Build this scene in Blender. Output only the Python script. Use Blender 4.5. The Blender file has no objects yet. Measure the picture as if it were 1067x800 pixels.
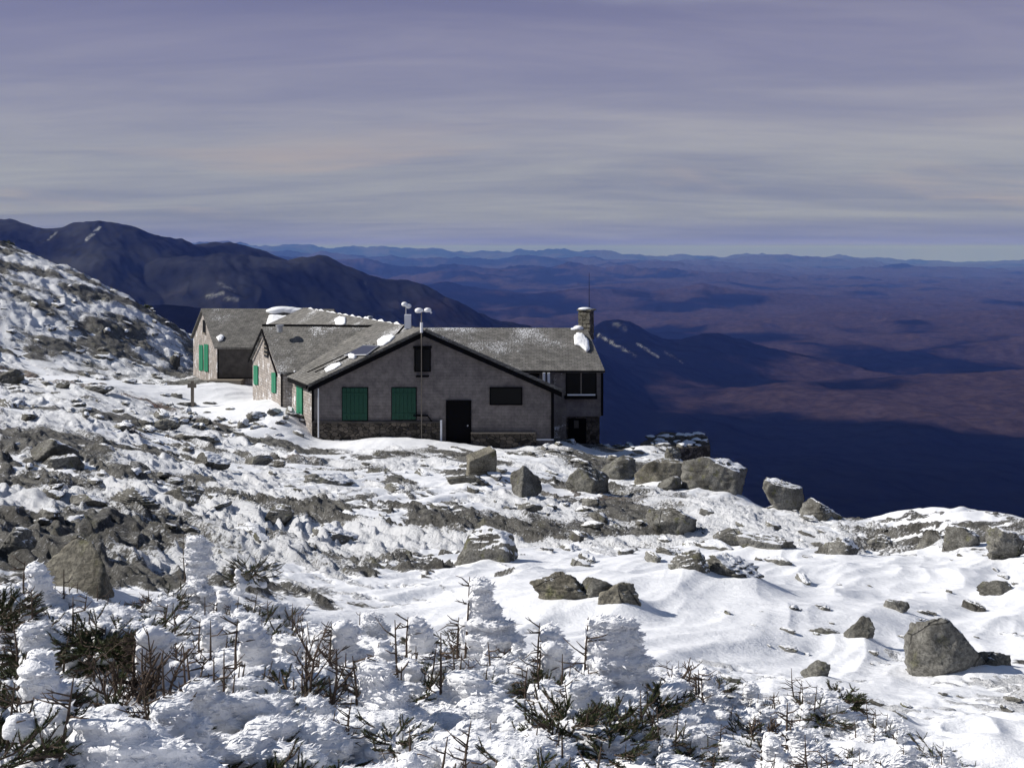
import bpy, bmesh, math, random
import numpy as np
from mathutils import Vector, Matrix

random.seed(7)
scene = bpy.context.scene
C = scene.collection
R = math.radians
F, CX, HY = 1094.0, 533.5, 260.0          # focal length in photo pixels, optical axis column, eye level row

# ------------------------------------------------------------------ helpers
def W3(px, d, z): return Vector(((px - CX) / F * d, d, z))
def zpix(py, d): return -(py - HY) / F * d
def P(px, py, d): return W3(px, d, zpix(py, d))

def _hash(ix, iy, seed):
    h = (ix.astype(np.int64) * 374761393 + iy.astype(np.int64) * 668265263 + seed * 1442695041) & 0xFFFFFFFF
    h = ((h ^ (h >> 13)) * 1274126177) & 0xFFFFFFFF
    return h ^ (h >> 16)
def perlin(x, y, seed=0):
    x = np.asarray(x, float); y = np.asarray(y, float)
    ix = np.floor(x); iy = np.floor(y); fx = x - ix; fy = y - iy
    u = fx * fx * fx * (fx * (fx * 6 - 15) + 10); v = fy * fy * fy * (fy * (fy * 6 - 15) + 10)
    def g(i, j):
        a = _hash(ix + i, iy + j, seed) / 4294967296.0 * 2 * np.pi
        return np.cos(a) * (fx - i) + np.sin(a) * (fy - j)
    a = g(0, 0); b = g(1, 0); c = g(0, 1); d = g(1, 1)
    return ((a + (b - a) * u) + ((c + (d - c) * u) - (a + (b - a) * u)) * v) * 1.4
def fbm(x, y, oct=4, seed=0, gain=.5):
    s = 0; a = 1.0; f = 1.0
    for o in range(oct):
        s = s + a * perlin(x * f, y * f, seed + o * 17); a *= gain; f *= 2.03
    return s
def noise3(p, seed=0):                     # cheap 3D noise from three planes
    return (perlin(p[:, 0], p[:, 1] + 3.1 * p[:, 2], seed) + perlin(p[:, 1], p[:, 2] - 2.3 * p[:, 0], seed + 5)
            + perlin(p[:, 2], p[:, 0] + 1.7 * p[:, 1], seed + 9)) / 1.7
def sstep(a, b, x):
    t = np.clip((x - a) / (b - a), 0, 1); return t * t * (3 - 2 * t)

def mesh_np(name, co, faces, mat=None, smooth=True, attrs=None):
    me = bpy.data.meshes.new(name)
    co = np.asarray(co, np.float32); faces = np.asarray(faces, np.int32); k = faces.shape[1]
    me.vertices.add(len(co)); me.vertices.foreach_set('co', co.ravel())
    me.loops.add(faces.size); me.loops.foreach_set('vertex_index', faces.ravel())
    me.polygons.add(len(faces)); me.polygons.foreach_set('loop_start', np.arange(0, faces.size, k, dtype=np.int32))
    me.polygons.foreach_set('use_smooth', np.full(len(faces), smooth))
    for n, v in (attrs or {}).items():
        a = me.attributes.new(n, 'FLOAT', 'POINT'); a.data.foreach_set('value', np.asarray(v, np.float32).ravel())
    me.update(calc_edges=True); me.validate()
    if mat: me.materials.append(mat)
    return me
def link(name, me, parent=None, loc=None):
    o = bpy.data.objects.new(name, me); C.objects.link(o)
    if parent: o.parent = parent
    if loc is not None: o.location = loc
    return o
def tag(o, label=None, cat=None, group=None, kind=None):
    if label: o['label'] = label
    if cat: o['category'] = cat
    if group: o['group'] = group
    if kind: o['kind'] = kind
    return o
def empty(name, loc=(0, 0, 0)):
    o = bpy.data.objects.new(name, None); C.objects.link(o); o.location = loc; o.empty_display_size = .2; return o

class MB:
    """collects shapes into one mesh"""
    def __init__(s): s.v = []; s.f = []
    def poly(s, pts):
        n = len(s.v); s.v += [Vector(p) for p in pts]; s.f.append(list(range(n, n + len(pts))))
    def box(s, c, size, rot=None):
        c = Vector(c); h = Vector(size) / 2; n = len(s.v)
        for i in (-1, 1):
            for j in (-1, 1):
                for k in (-1, 1):
                    p = Vector((i * h.x, j * h.y, k * h.z)); s.v.append(c + (rot @ p if rot else p))
        for q in ((0, 1, 3, 2), (4, 6, 7, 5), (0, 4, 5, 1), (2, 3, 7, 6), (0, 2, 6, 4), (1, 5, 7, 3)): s.f.append([n + i for i in q])
        return s
    def slab(s, pts, off):                 # polygon pts extruded by vector off
        n = len(s.v); k = len(pts); off = Vector(off)
        s.v += [Vector(p) for p in pts] + [Vector(p) + off for p in pts]
        s.f.append([n + i for i in range(k)][::-1]); s.f.append([n + k + i for i in range(k)])
        for i in range(k): j = (i + 1) % k; s.f.append([n + i, n + j, n + k + j, n + k + i])
        return s
    def tube(s, pts, rad, sides=6, cap=True):
        pts = [Vector(p) for p in pts]; n0 = len(s.v)
        if not hasattr(rad, '__len__'): rad = [rad] * len(pts)
        for i, p in enumerate(pts):
            t = (pts[min(i + 1, len(pts) - 1)] - pts[max(i - 1, 0)]).normalized()
            a = t.orthogonal().normalized() if abs(t.z) > .9 or True else None
            ref = Vector((0.13, 1, .07)) if abs(t.y) < .9 else Vector((1, .1, 0))
            a = t.cross(ref).normalized(); b = t.cross(a)
            for k in range(sides):
                an = 2 * math.pi * k / sides; s.v.append(p + (a * math.cos(an) + b * math.sin(an)) * rad[i])
        for i in range(len(pts) - 1):
            for k in range(sides):
                k2 = (k + 1) % sides
                s.f.append([n0 + i * sides + k, n0 + i * sides + k2, n0 + (i + 1) * sides + k2, n0 + (i + 1) * sides + k])
        if cap:
            s.f.append([n0 + k for k in range(sides)][::-1]); m = n0 + (len(pts) - 1) * sides; s.f.append([m + k for k in range(sides)])
        return s
    def ell(s, c, r, seg=10, ring=7):
        n = len(s.v); c = Vector(c)
        s.v.append(c + Vector((0, 0, r[2])))
        for i in range(1, ring):
            th = math.pi * i / ring
            for k in range(seg):
                ph = 2 * math.pi * k / seg
                s.v.append(c + Vector((r[0] * math.sin(th) * math.cos(ph), r[1] * math.sin(th) * math.sin(ph), r[2] * math.cos(th))))
        s.v.append(c - Vector((0, 0, r[2]))); e = len(s.v) - 1
        for k in range(seg):
            k2 = (k + 1) % seg; s.f.append([n, n + 1 + k, n + 1 + k2]); b = n + 1 + (ring - 2) * seg; s.f.append([b + k, e, b + k2])
            for i in range(ring - 2):
                a = n + 1 + i * seg; s.f.append([a + k, a + seg + k, a + seg + k2, a + k2])
        return s
    def mesh(s, name, mat=None, smooth=False, fix=True):
        me = bpy.data.meshes.new(name); me.from_pydata([tuple(v) for v in s.v], [], s.f); me.update()
        if fix:
            bm = bmesh.new(); bm.from_mesh(me); bmesh.ops.recalc_face_normals(bm, faces=bm.faces); bm.to_mesh(me); bm.free()
        if smooth: me.polygons.foreach_set('use_smooth', [True] * len(me.polygons))
        if mat: me.materials.append(mat)
        return me
    def build(s, name, mat, parent=None, smooth=False):
        return link(name, s.mesh(name, mat, smooth), parent)

# ------------------------------------------------------------------ node helper
class NT:
    def __init__(s, tree): s.t = tree; s.n = tree.nodes; s.l = tree.links
    def new(s, typ, ins=None, **kw):
        nd = s.n.new(typ)
        for k, v in kw.items(): setattr(nd, k, v)
        for k, v in (ins or {}).items(): s.set(nd.inputs[k], v)
        return nd
    def set(s, sock, v):
        if isinstance(v, bpy.types.NodeSocket): s.l.new(v, sock)
        elif isinstance(v, (tuple, list)) and len(v) == 3 and sock.type == 'RGBA': sock.default_value = (*v, 1)
        else: sock.default_value = v
    def math(s, op, a, b=0.0, c=None, clamp=False):
        nd = s.n.new('ShaderNodeMath'); nd.operation = op; nd.use_clamp = clamp
        s.set(nd.inputs[0], a); s.set(nd.inputs[1], b)
        if c is not None: s.set(nd.inputs[2], c)
        return nd.outputs[0]
    def ss(s, x, a, b):
        nd = s.n.new('ShaderNodeMapRange'); nd.interpolation_type = 'SMOOTHSTEP'
        s.set(nd.inputs[0], x); nd.inputs[1].default_value = a; nd.inputs[2].default_value = b; return nd.outputs[0]
    def mix(s, f, a, b, mode='MIX'):
        nd = s.n.new('ShaderNodeMix'); nd.data_type = 'RGBA'; nd.blend_type = mode
        s.set(nd.inputs[0], f); s.set(nd.inputs[6], a); s.set(nd.inputs[7], b); return nd.outputs[2]
    def noise(s, vec, scale, detail=4, rough=.55, dist=0.0):
        nd = s.n.new('ShaderNodeTexNoise'); s.set(nd.inputs['Vector'], vec)
        nd.inputs['Scale'].default_value = scale; nd.inputs['Detail'].default_value = detail
        nd.inputs['Roughness'].default_value = rough; nd.inputs['Distortion'].default_value = dist; return nd.outputs[0]
    def map(s, vec, scale=(1, 1, 1), rot=(0, 0, 0), loc=(0, 0, 0)):
        nd = s.n.new('ShaderNodeMapping'); s.set(nd.inputs[0], vec)
        nd.inputs['Scale'].default_value = scale; nd.inputs['Rotation'].default_value = rot; nd.inputs['Location'].default_value = loc
        return nd.outputs[0]
    def bump(s, h, strength=.5, dist=.02, normal=None):
        nd = s.n.new('ShaderNodeBump'); s.set(nd.inputs['Height'], h); nd.inputs['Strength'].default_value = strength
        nd.inputs['Distance'].default_value = dist
        if normal: s.set(nd.inputs['Normal'], normal)
        return nd.outputs[0]
def material(name):
    m = bpy.data.materials.new(name); m.use_nodes = True; m.node_tree.nodes.clear()
    t = NT(m.node_tree); out = t.new('ShaderNodeOutputMaterial'); b = t.new('ShaderNodeBsdfPrincipled')
    b.inputs['Specular IOR Level'].default_value = .25
    t.l.new(b.outputs[0], out.inputs[0])
    co = t.new('ShaderNodeTexCoord'); return m, t, b, co.outputs['Object'], out
def simple(name, col, rough=.8, var=.25, scale=8, bump=.0, metal=0.0):
    m, t, b, co, _ = material(name)
    n = t.noise(co, scale, 5)
    t.set(b.inputs['Base Color'], t.mix(n, tuple(c * (1 - var) for c in col), tuple(min(1, c * (1 + var)) for c in col)))
    b.inputs['Roughness'].default_value = rough; b.inputs['Metallic'].default_value = metal
    if bump: t.set(b.inputs['Normal'], t.bump(n, bump, .02))
    return m

# ------------------------------------------------------------------ camera, sun, sky
SUN_AZ, SUN_EL = R(-86), R(35)             # azimuth clockwise from the view direction (+Y)
sdir = Vector((math.sin(SUN_AZ) * math.cos(SUN_EL), math.cos(SUN_AZ) * math.cos(SUN_EL), math.sin(SUN_EL)))
cam = bpy.data.cameras.new('camera'); cam.sensor_width = 36; cam.lens = F / 1067 * 36
cam.shift_y = -(400 - HY) / 1067; cam.clip_start = .1; cam.clip_end = 250000
co = bpy.data.objects.new('camera', cam); C.objects.link(co); co.rotation_euler = (R(90), 0, 0); scene.camera = co
sun = bpy.data.lights.new('sun', 'SUN'); sun.energy = 5.0; sun.angle = R(.53); sun.color = (1, .95, .88)
so = bpy.data.objects.new('sun', sun); C.objects.link(so); so.rotation_euler = sdir.to_track_quat('Z', 'Y').to_euler(); so.location = (-40, 10, 40)

world = bpy.data.worlds.new('World'); scene.world = world; world.use_nodes = True
t = NT(world.node_tree); t.n.clear()
out = t.new('ShaderNodeOutputWorld'); bg = t.new('ShaderNodeBackground'); t.l.new(bg.outputs[0], out.inputs[0])
sky = t.new('ShaderNodeTexSky'); sky.sky_type = 'NISHITA'; sky.sun_disc = False; sky.sun_elevation = SUN_EL; sky.sun_rotation = SUN_AZ
sky.altitude = 1500; sky.air_density = 1.0; sky.dust_density = .6; sky.ozone_density = 2.0
SKY = .075
bg.inputs[1].default_value = SKY
tc = t.new('ShaderNodeTexCoord'); d = tc.outputs['Generated']
sx = t.new('ShaderNodeSeparateXYZ', {0: d}); x, y, z = sx.outputs
zz = t.math('ADD', t.math('MAXIMUM', z, 0), .10)
pl = t.new('ShaderNodeCombineXYZ', {0: t.math('DIVIDE', x, zz), 1: t.math('DIVIDE', y, zz), 2: 0.0}).outputs[0]
ramp = t.new('ShaderNodeValToRGB', {0: t.math('MULTIPLY', z, 2.5)})
cr = ramp.color_ramp
stops = [(0.0, (.12, .115, .62)), (.03, (.175, .19, .36)), (.075, (.232, .246, .315)), (.18, (.256, .266, .318)), (.31, (.275, .276, .338)), (.46, (.25, .247, .333)), (.58, (.205, .205, .30)), (1.0, (.15, .16, .29))]
while len(cr.elements) < len(stops): cr.elements.new(.5)
for e, (p, c) in zip(cr.elements, stops): e.position = p; e.color = (*c, 1)
n1 = t.noise(t.map(pl, (.30, .6, 1), (0, 0, .12), (3.1, 1.7, 0)), 1.0, 7, .55, .7)
n2 = t.noise(t.map(pl, (.8, 2.4, 1), (0, 0, -.06), (7.3, 2.2, 0)), 1.0, 8, .6, .8)
v = t.math('ADD', t.math('MULTIPLY', t.math('SUBTRACT', n1, .5), .95), t.math('MULTIPLY', t.math('SUBTRACT', n2, .5), .40))
bright = t.ss(v, -.24, .28)
cloud = t.mix(bright, t.mix(1.0, ramp.outputs[0], (.74, .76, .93), 'MULTIPLY'), t.mix(1.0, ramp.outputs[0], (1.27, 1.23, 1.14), 'MULTIPLY'))
n3 = t.noise(t.map(pl, (.45, .5, 1), (0, 0, 0), (1.3, 9.1, 0)), 1.0, 5, .5, .5)
cloud = t.mix(t.math('MULTIPLY', t.ss(n3, .55, .72), t.math('MULTIPLY', t.ss(z, .14, .06), t.ss(z, .022, .05))), cloud, (.36, .315, .33))
topb = t.math('MULTIPLY', t.ss(t.math('ADD', z, t.math('MULTIPLY', t.math('SUBTRACT', n2, .5), .03)), .222, .236), t.ss(n1, .3, .6))
cloud = t.mix(topb, cloud, (.36, .38, .47))
clin = t.mix(1.0, cloud, (1 / SKY, 1 / SKY, 1 / SKY), 'MULTIPLY')
veil = t.math('MULTIPLY', t.math('SUBTRACT', 1.0, t.ss(z, .26, .55)), .93)
t.set(bg.inputs[0], t.mix(veil, sky.outputs[0], clin))
vs = scene.view_settings
vs.view_transform = 'Standard'; vs.look = 'None'; vs.exposure = .2; vs.gamma = 1
scene.display_settings.display_device = 'sRGB'
cy = scene.cycles
cy.use_denoising = True; cy.max_bounces = 5; cy.diffuse_bounces = 3; cy.glossy_bounces = 2; cy.volume_bounces = 0
cy.transmission_bounces = 2; cy.transparent_max_bounces = 8; cy.caustics_reflective = False; cy.caustics_refractive = False

# ------------------------------------------------------------------ materials
def rime_nodes(t, co):
    """pale rock colour with a crust of rime, returns colour and height"""
    n = t.noise(co, 1.3, 8, .65); f = t.noise(co, 22, 6, .7)
    col = t.mix(t.ss(n, .3, .7), (.065, .062, .057), (.225, .218, .20))
    col = t.mix(t.ss(t.noise(co, .9, 5, .6), .55, .75), col, (.17, .165, .11))
    col = t.mix(t.ss(f, .42, .62), t.mix(1.0, col, (.55, .55, .55), 'MULTIPLY'), col)
    return col, f
SNOW = (.80, .815, .85)
m, t, b, co_, out = material('ground_snow_and_rock')
cov = t.new('ShaderNodeAttribute', attribute_name='cover').outputs['Fac']
rim = t.new('ShaderNodeAttribute', attribute_name='rime').outputs['Fac']
red = t.new('ShaderNodeAttribute', attribute_name='moss').outputs['Fac']
rock, fine = rime_nodes(t, co_)
rock = t.mix(t.math('MULTIPLY', red, t.ss(t.noise(co_, 3, 5, .7), .42, .6)), rock, (.16, .075, .05))
f1 = t.noise(co_, 2.9, 8, .66); f2 = t.noise(co_, 11, 5, .65)
mm = t.math('ADD', cov, t.math('ADD', t.math('MULTIPLY', t.math('SUBTRACT', f1, .5), .40), t.math('MULTIPLY', t.math('SUBTRACT', f2, .5), .16)))
snowf = t.ss(mm, -.025, .03)
crust = t.ss(t.math('ADD', t.math('ADD', t.noise(co_, 15, 6, .72), t.math('MULTIPLY', f1, .45)), t.math('MULTIPLY', rim, .40)), .785, .945)
wf = t.math('MAXIMUM', snowf, t.math('MULTIPLY', crust, .95))
t.set(b.inputs['Base Color'], t.mix(wf, rock, SNOW)); b.inputs['Roughness'].default_value = .75
sast = t.noise(t.map(co_, (.7, 2.6, 1.5), (0, 0, .5)), 1.6, 6, .6, .5)
hh = t.math('ADD', t.math('MULTIPLY', t.math('SUBTRACT', 1.0, snowf), t.math('ADD', t.noise(co_, 15, 6, .72), t.math('MULTIPLY', f1, .8))),
            t.math('MULTIPLY', t.math('ADD', sast, t.math('MULTIPLY', f2, .25)), t.math('MULTIPLY', snowf, .55)))
t.set(b.inputs['Normal'], t.bump(hh, .95, .11))
M_GROUND = m

def rock_mat(name, tint=(1, 1, 1), snow=.0, lean=(.35, .1, .93)):
    m, t, b, co, out = material(name)
    geo = t.new('ShaderNodeNewGeometry'); oi = t.new('ShaderNodeObjectInfo')
    wp = geo.outputs['Position']
    n = t.noise(wp, 1.6, 9, .68); g = t.noise(wp, 26, 5, .7)
    col = t.mix(t.ss(n, .32, .68), (.085 * tint[0], .08 * tint[1], .07 * tint[2]), (.285 * tint[0], .28 * tint[1], .258 * tint[2]))
    col = t.mix(t.ss(t.noise(wp, 4, 5, .6), .56, .72), col, (.16, .16, .085))
    col = t.mix(t.ss(g, .40, .60), t.mix(1.0, col, (.5, .5, .5), 'MULTIPLY'), col)
    vc = t.new('ShaderNodeTexVoronoi', {'Vector': t.map(t.mix(.12, wp, t.new('ShaderNodeTexNoise', {'Vector': wp, 'Scale': 2.0}).outputs['Color']), (1.0, 1.0, 1.9), (.3, .2, .4)), 'Scale': .95}, feature='DISTANCE_TO_EDGE')
    crack = t.math('MAXIMUM', t.ss(vc.outputs[0], .0, .013), t.ss(t.noise(wp, 1.1, 3), .46, .58)); col = t.mix(t.math('ADD', t.math('MULTIPLY', crack, .75), .25), (.03, .028, .026), col)
    dp = t.new('ShaderNodeVectorMath', {0: geo.outputs['Normal'], 1: Vector(lean).normalized()}, operation='DOT_PRODUCT').outputs['Value']
    sn = t.ss(t.math('ADD', dp, t.math('ADD', t.math('MULTIPLY', t.math('SUBTRACT', t.noise(wp, 3.2, 6, .65), .5), .95), t.math('MULTIPLY', t.math('SUBTRACT', g, .5), .4))), 1.0 - snow, 1.08 - snow)
    t.set(b.inputs['Base Color'], t.mix(sn, col, SNOW)); b.inputs['Roughness'].default_value = .85
    st = t.noise(t.map(wp, (1.2, 1.2, 5), (.25, .3, 0)), 3, 6, .65)
    t.set(b.inputs['Normal'], t.bump(t.math('ADD', t.math('MULTIPLY', crack, .5), t.math('ADD', t.math('MULTIPLY', st, .9), t.math('MULTIPLY', g, .35))), .95, .07))
    return m
M_ROCK = rock_mat('boulder_stone', snow=.19)
M_ROCK_SNOWY = rock_mat('boulder_stone_with_snow', (1, 1, 1), .37)
M_ROCK_CAPPED = rock_mat('stone_under_snow_cap', (1, 1, 1), .42)
M_ROCK_BARE = rock_mat('bare_stone', (.85, .85, .83), .09)
M_ROCK_WARM = rock_mat('warm_stone', (1.15, 1.10, .98), .05)

m, t, b, co_, out = material('rime_snow'); geo = t.new('ShaderNodeNewGeometry')
wp = geo.outputs['Position']
n = t.noise(t.map(wp, (4, 9, 16)), 1.4, 6, .6, .4); g = t.noise(wp, 60, 4, .6)
t.set(b.inputs['Base Color'], t.mix(t.noise(wp, 5, 4), (.79, .80, .84), (.86, .87, .89))); b.inputs['Roughness'].default_value = .6
t.set(b.inputs['Normal'], t.bump(t.math('ADD', n, t.math('MULTIPLY', g, .45)), .8, .022)); M_RIME = m
m, t, b, co_, out = material('roof_snow'); n = t.noise(co_, 4, 6, .6)
t.set(b.inputs['Base Color'], t.mix(n, (.78, .8, .84), (.88, .89, .91))); b.inputs['Roughness'].default_value = .7
t.set(b.inputs['Normal'], t.bump(n, .5, .1)); M_SNOW = m
M_BARK = simple('grey_bark', (.085, .062, .048), .9, .5, 40, .5)
m, t, b, co_, out = material('spruce_needles')
oi = t.new('ShaderNodeObjectInfo')
t.set(b.inputs['Base Color'], t.mix(t.noise(co_, 9, 3), (.016, .026, .010), (.070, .088, .028))); b.inputs['Roughness'].default_value = .55; M_NEEDLE = m
M_NEEDLE_BROWN = simple('brown_needles', (.085, .05, .03), .8, .5, 14)

def shingle(name, c1, c2, snow=0.0, sx=2.2, sz=6.5, axis='XZ', rough=.85, snow_scale=.35, mort=.5):
    m, t, b, co, out = material(name)
    uv = t.new('ShaderNodeTexCoord').outputs['UV']
    br = t.new('ShaderNodeTexBrick', {'Vector': uv, 'Scale': 1.0, 'Color1': (*c1, 1), 'Color2': (*c2, 1), 'Mortar': (*[c * mort for c in c1], 1),
              'Mortar Size': .012, 'Brick Width': .34, 'Row Height': .16, 'Bias': 0.0})
    n = t.noise(co, 2.2, 8, .7); g = t.noise(co, 14, 6, .7)
    col = t.mix(t.ss(n, .25, .75), t.mix(1.0, br.outputs[0], (.62, .62, .62), 'MULTIPLY'), t.mix(1.0, br.outputs[0], (1.3, 1.28, 1.25), 'MULTIPLY'))
    if snow:
        big = t.noise(co, snow_scale, 5, .6); sn = t.ss(t.math('ADD', t.math('MULTIPLY', big, .9), t.math('MULTIPLY', g, .75)), 1.03 - snow, 1.13 - snow)
        col = t.mix(t.math('MULTIPLY', sn, .85), col, SNOW)
    t.set(b.inputs['Base Color'], col); b.inputs['Roughness'].default_value = rough
    t.set(b.inputs['Normal'], t.bump(t.math('ADD', t.math('MULTIPLY', br.outputs['Fac'], -.5), t.math('MULTIPLY', g, .6)), .6, .03))
    return m
M_ROOF = shingle('weathered_roof_shingles', (.13, .127, .12), (.19, .185, .175), .05)
M_ROOF_DUST = shingle('roof_shingles_with_snow_dust', (.13, .127, .12), (.19, .185, .177), .11, snow_scale=.22)
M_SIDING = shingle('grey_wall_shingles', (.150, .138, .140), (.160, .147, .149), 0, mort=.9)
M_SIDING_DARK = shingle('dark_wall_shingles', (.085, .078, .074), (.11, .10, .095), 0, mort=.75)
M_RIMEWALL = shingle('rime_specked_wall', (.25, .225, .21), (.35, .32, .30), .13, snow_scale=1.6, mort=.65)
m, t, b, co_, out = material('rubble_masonry')
vo = t.new('ShaderNodeTexVoronoi', {'Vector': t.map(co_, (1, 1, 1.5)), 'Scale': 3.6}, feature='F1'); ve = t.new('ShaderNodeTexVoronoi', {'Vector': t.map(co_, (1, 1, 1.5)), 'Scale': 3.6}, feature='DISTANCE_TO_EDGE')
col = t.mix(t.new('ShaderNodeSeparateColor', {0: vo.outputs['Color']}).outputs[0], (.025, .022, .019), (.135, .115, .095))
ed = t.ss(ve.outputs[0], .01, .07); col = t.mix(ed, (.016, .015, .014), col)
t.set(b.inputs['Base Color'], col); b.inputs['Roughness'].default_value = .9
t.set(b.inputs['Normal'], t.bump(t.math('ADD', ed, t.noise(co_, 9, 5)), .8, .06)); M_MASONRY = m
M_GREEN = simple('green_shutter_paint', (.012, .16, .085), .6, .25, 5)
M_GREEN_SHADE = simple('green_shutter_paint_shaded', (.007, .05, .032), .6, .25, 5)  # same shutter green with the front wall's shade put into the colour
M_BLACK = simple('black_trim_and_doorway_dark', (.005, .005, .006), .9, .3); M_BLACK.node_tree.nodes['Principled BSDF'].inputs['Specular IOR Level'].default_value = .05  # trim black, also the painted dark inside the doorways
M_DARKGLASS = simple('dark_window_glass', (.004, .0045, .006), .3, .3); M_DARKGLASS.node_tree.nodes['Principled BSDF'].inputs['Specular IOR Level'].default_value = .12
M_WOOD = simple('weathered_wood', (.19, .165, .135), .85, .35, 12, .3)
M_METAL = simple('galvanised_metal', (.42, .43, .45), .45, .15, 12, 0, .6)
M_WHITE = simple('white_paint', (.72, .73, .76), .6, .1)
M_PANEL = simple('solar_cell_blue', (.03, .032, .055), .3, .3)

# ------------------------------------------------------------------ near terrain
CTRL = []      # (px, py, depth) where the ground shows
for c in [(0,259,140),(50,280,134),(100,302,126),(150,328,120),(195,353,115),(0,365,75),(100,375,82),(190,386,92),
          (0,420,45),(0,480,28),(0,560,14),(0,640,8),(0,800,4.2),
          (100,400,62),(100,450,38),(100,520,21),(100,600,11.5),(100,700,6.5),(100,800,4.4),
          (201,395,84),(226,398,76),(262,424,66),(292,432,59),(200,424,64),(200,470,42),(200,540,21),(200,620,11.5),
          (306,437,58),(325,457,55.4),(300,480,43),(300,540,26),(300,600,16),(300,660,10.5),(300,720,7.2),(300,800,4.7),
          (400,457,55),(460,461,55),(533,467,54.5),(577,463,55),(500,478,48),(533,500,40),(533,560,27),(533,610,18.5),(533,660,12.5),(533,720,8.2),(533,800,5),
          (627,466,61),(645,470,59),(640,500,46),(640,560,29),(640,620,18),(640,700,10),(640,800,5.2),
          (700,474,63),(745,512,43),(750,560,29),(750,620,19),(750,680,12),(750,740,8.2),(750,800,5.5),
          (800,533,39),(850,540,38),(850,580,27),(850,640,17),(850,720,9.8),(850,800,5.8),
          (930,547,40),(985,536,36),(930,562,33),(930,610,22),(930,660,15),(930,720,10),(930,800,6),
          (1067,547,34),(1067,600,22),(1067,680,13),(1067,800,6)]:
    px, py, dd = c; CTRL.append(((px - CX) / F * dd, dd, zpix(py, dd)))
for px, dd, zz_ in [(930,58,-24),(1067,50,-19),(850,58,-22),(770,64,-20),(720,78,-24),(650,80,-19),(450,85,-14),(300,105,-15),(200,140,-24),(0,200,-9),(400,130,-30),
                    (0,280,-50),(300,220,-75),(533,220,-85),(750,220,-95),(1067,220,-105),(930,100,-45),(1067,100,-45),(533,280,-115),(1067,280,-135),(100,280,-75),(800,130,-50),(600,130,-38)]:
    CTRL.append(((px - CX) / F * dd, dd, zz_))
for x_, y_, z_ in [(0, 0, -1.65), (-2.5, .5, -1.5), (2.8, .5, -1.8), (0, 2.3, -1.95), (0, -5, -1.1), (-8, -4, -.3), (9, -4, -1.9), (-18, 2, 1.0), (-30, 18, 1.2), (-60, 40, 6), (24, 4, -5.5), (50, 20, -22),
                   (0, -40, 6), (-60, -40, 12), (60, -40, -16), (-160, 60, 25), (-200, 0, 40), (160, 60, -80), (200, 0, -80), (0, -200, 40), (-150, -150, 50), (150, -150, -30), (-250, 130, 15), (200, 160, -125)]:
    CTRL.append((x_, y_, z_))
def warp(x, y):
    r = np.hypot(x, y) + 1e-6; k = np.log1p(r / 4.0) / r; return x * k, y * k
_c = np.array(CTRL); _wx, _wy = warp(_c[:, 0], _c[:, 1])
def _U(r2): return np.where(r2 > 1e-12, .5 * r2 * np.log(np.maximum(r2, 1e-12)), 0)
_n = len(_c); _A = np.zeros((_n + 3, _n + 3))
_A[:_n, :_n] = _U((_wx[:, None] - _wx) ** 2 + (_wy[:, None] - _wy) ** 2) + np.eye(_n) * 2e-4
_A[:_n, _n] = 1; _A[:_n, _n + 1] = _wx; _A[:_n, _n + 2] = _wy; _A[_n:, :_n] = _A[:_n, _n:].T
_w = np.linalg.solve(_A, np.concatenate([_c[:, 2], [0, 0, 0]]))
def base_h(x, y):
    wx, wy = warp(x, y); z = _w[_n] + _w[_n + 1] * wx + _w[_n + 2] * wy
    for i in range(_n): z = z + _w[i] * _U((wx - _wx[i]) ** 2 + (wy - _wy[i]) ** 2)
    return z
# snow depth by place: (px, depth, half width m, half length m, metres of snow)
BIAS = [(830,17,5,5,.30),(700,13.5,4,4,.30),(960,21,5,4,.30),(880,25,5,3,.30),(610,17,2.5,3,.25),(760,21,4,2,.2),
        (265,61,3.5,5,.75),(175,67,5,3.5,.45),(232,70,4,5,.5),(300,56,2,3,.5),(390,53.6,5,1.6,.22),(470,53,4,1.5,.12),(540,42,7,3,.2),(560,24,4,4,.16),(480,36,6,3,.12),(330,38,4,3,.12),
        (245,55,4.5,2.2,-.30),(150,60,4,2.5,-.3),(170,50,4,3,-.18),(60,58,7,5,-.12),(30,36,5,4,-.12),(380,44,4,2.5,-.12),(60,14,2,2,-.14),(250,24,4,4,-.16),(180,20,4,4,-.12),(330,24,2,4,-.15),
        (985,36,3.4,1.6,.30),(860,38,3,3,-.05),(1040,33,4,2,.2),(930,38,3,2,.22),(720,46,5,4,-.14),(640,38,4,5,-.10),(750,31,4,3,-.22),(670,27,3,3,-.15),(620,62,5,4,-.35),(600,56,3,2,-.35),(1060,27,2,3,-.02),(790,23,2,1.5,-.22),(650,18.5,1.6,1.0,-.2),
        (1000,13,3,3,.0),(950,11,2,1,-.12)]
SKIRTS = []; PENDING = []
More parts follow.
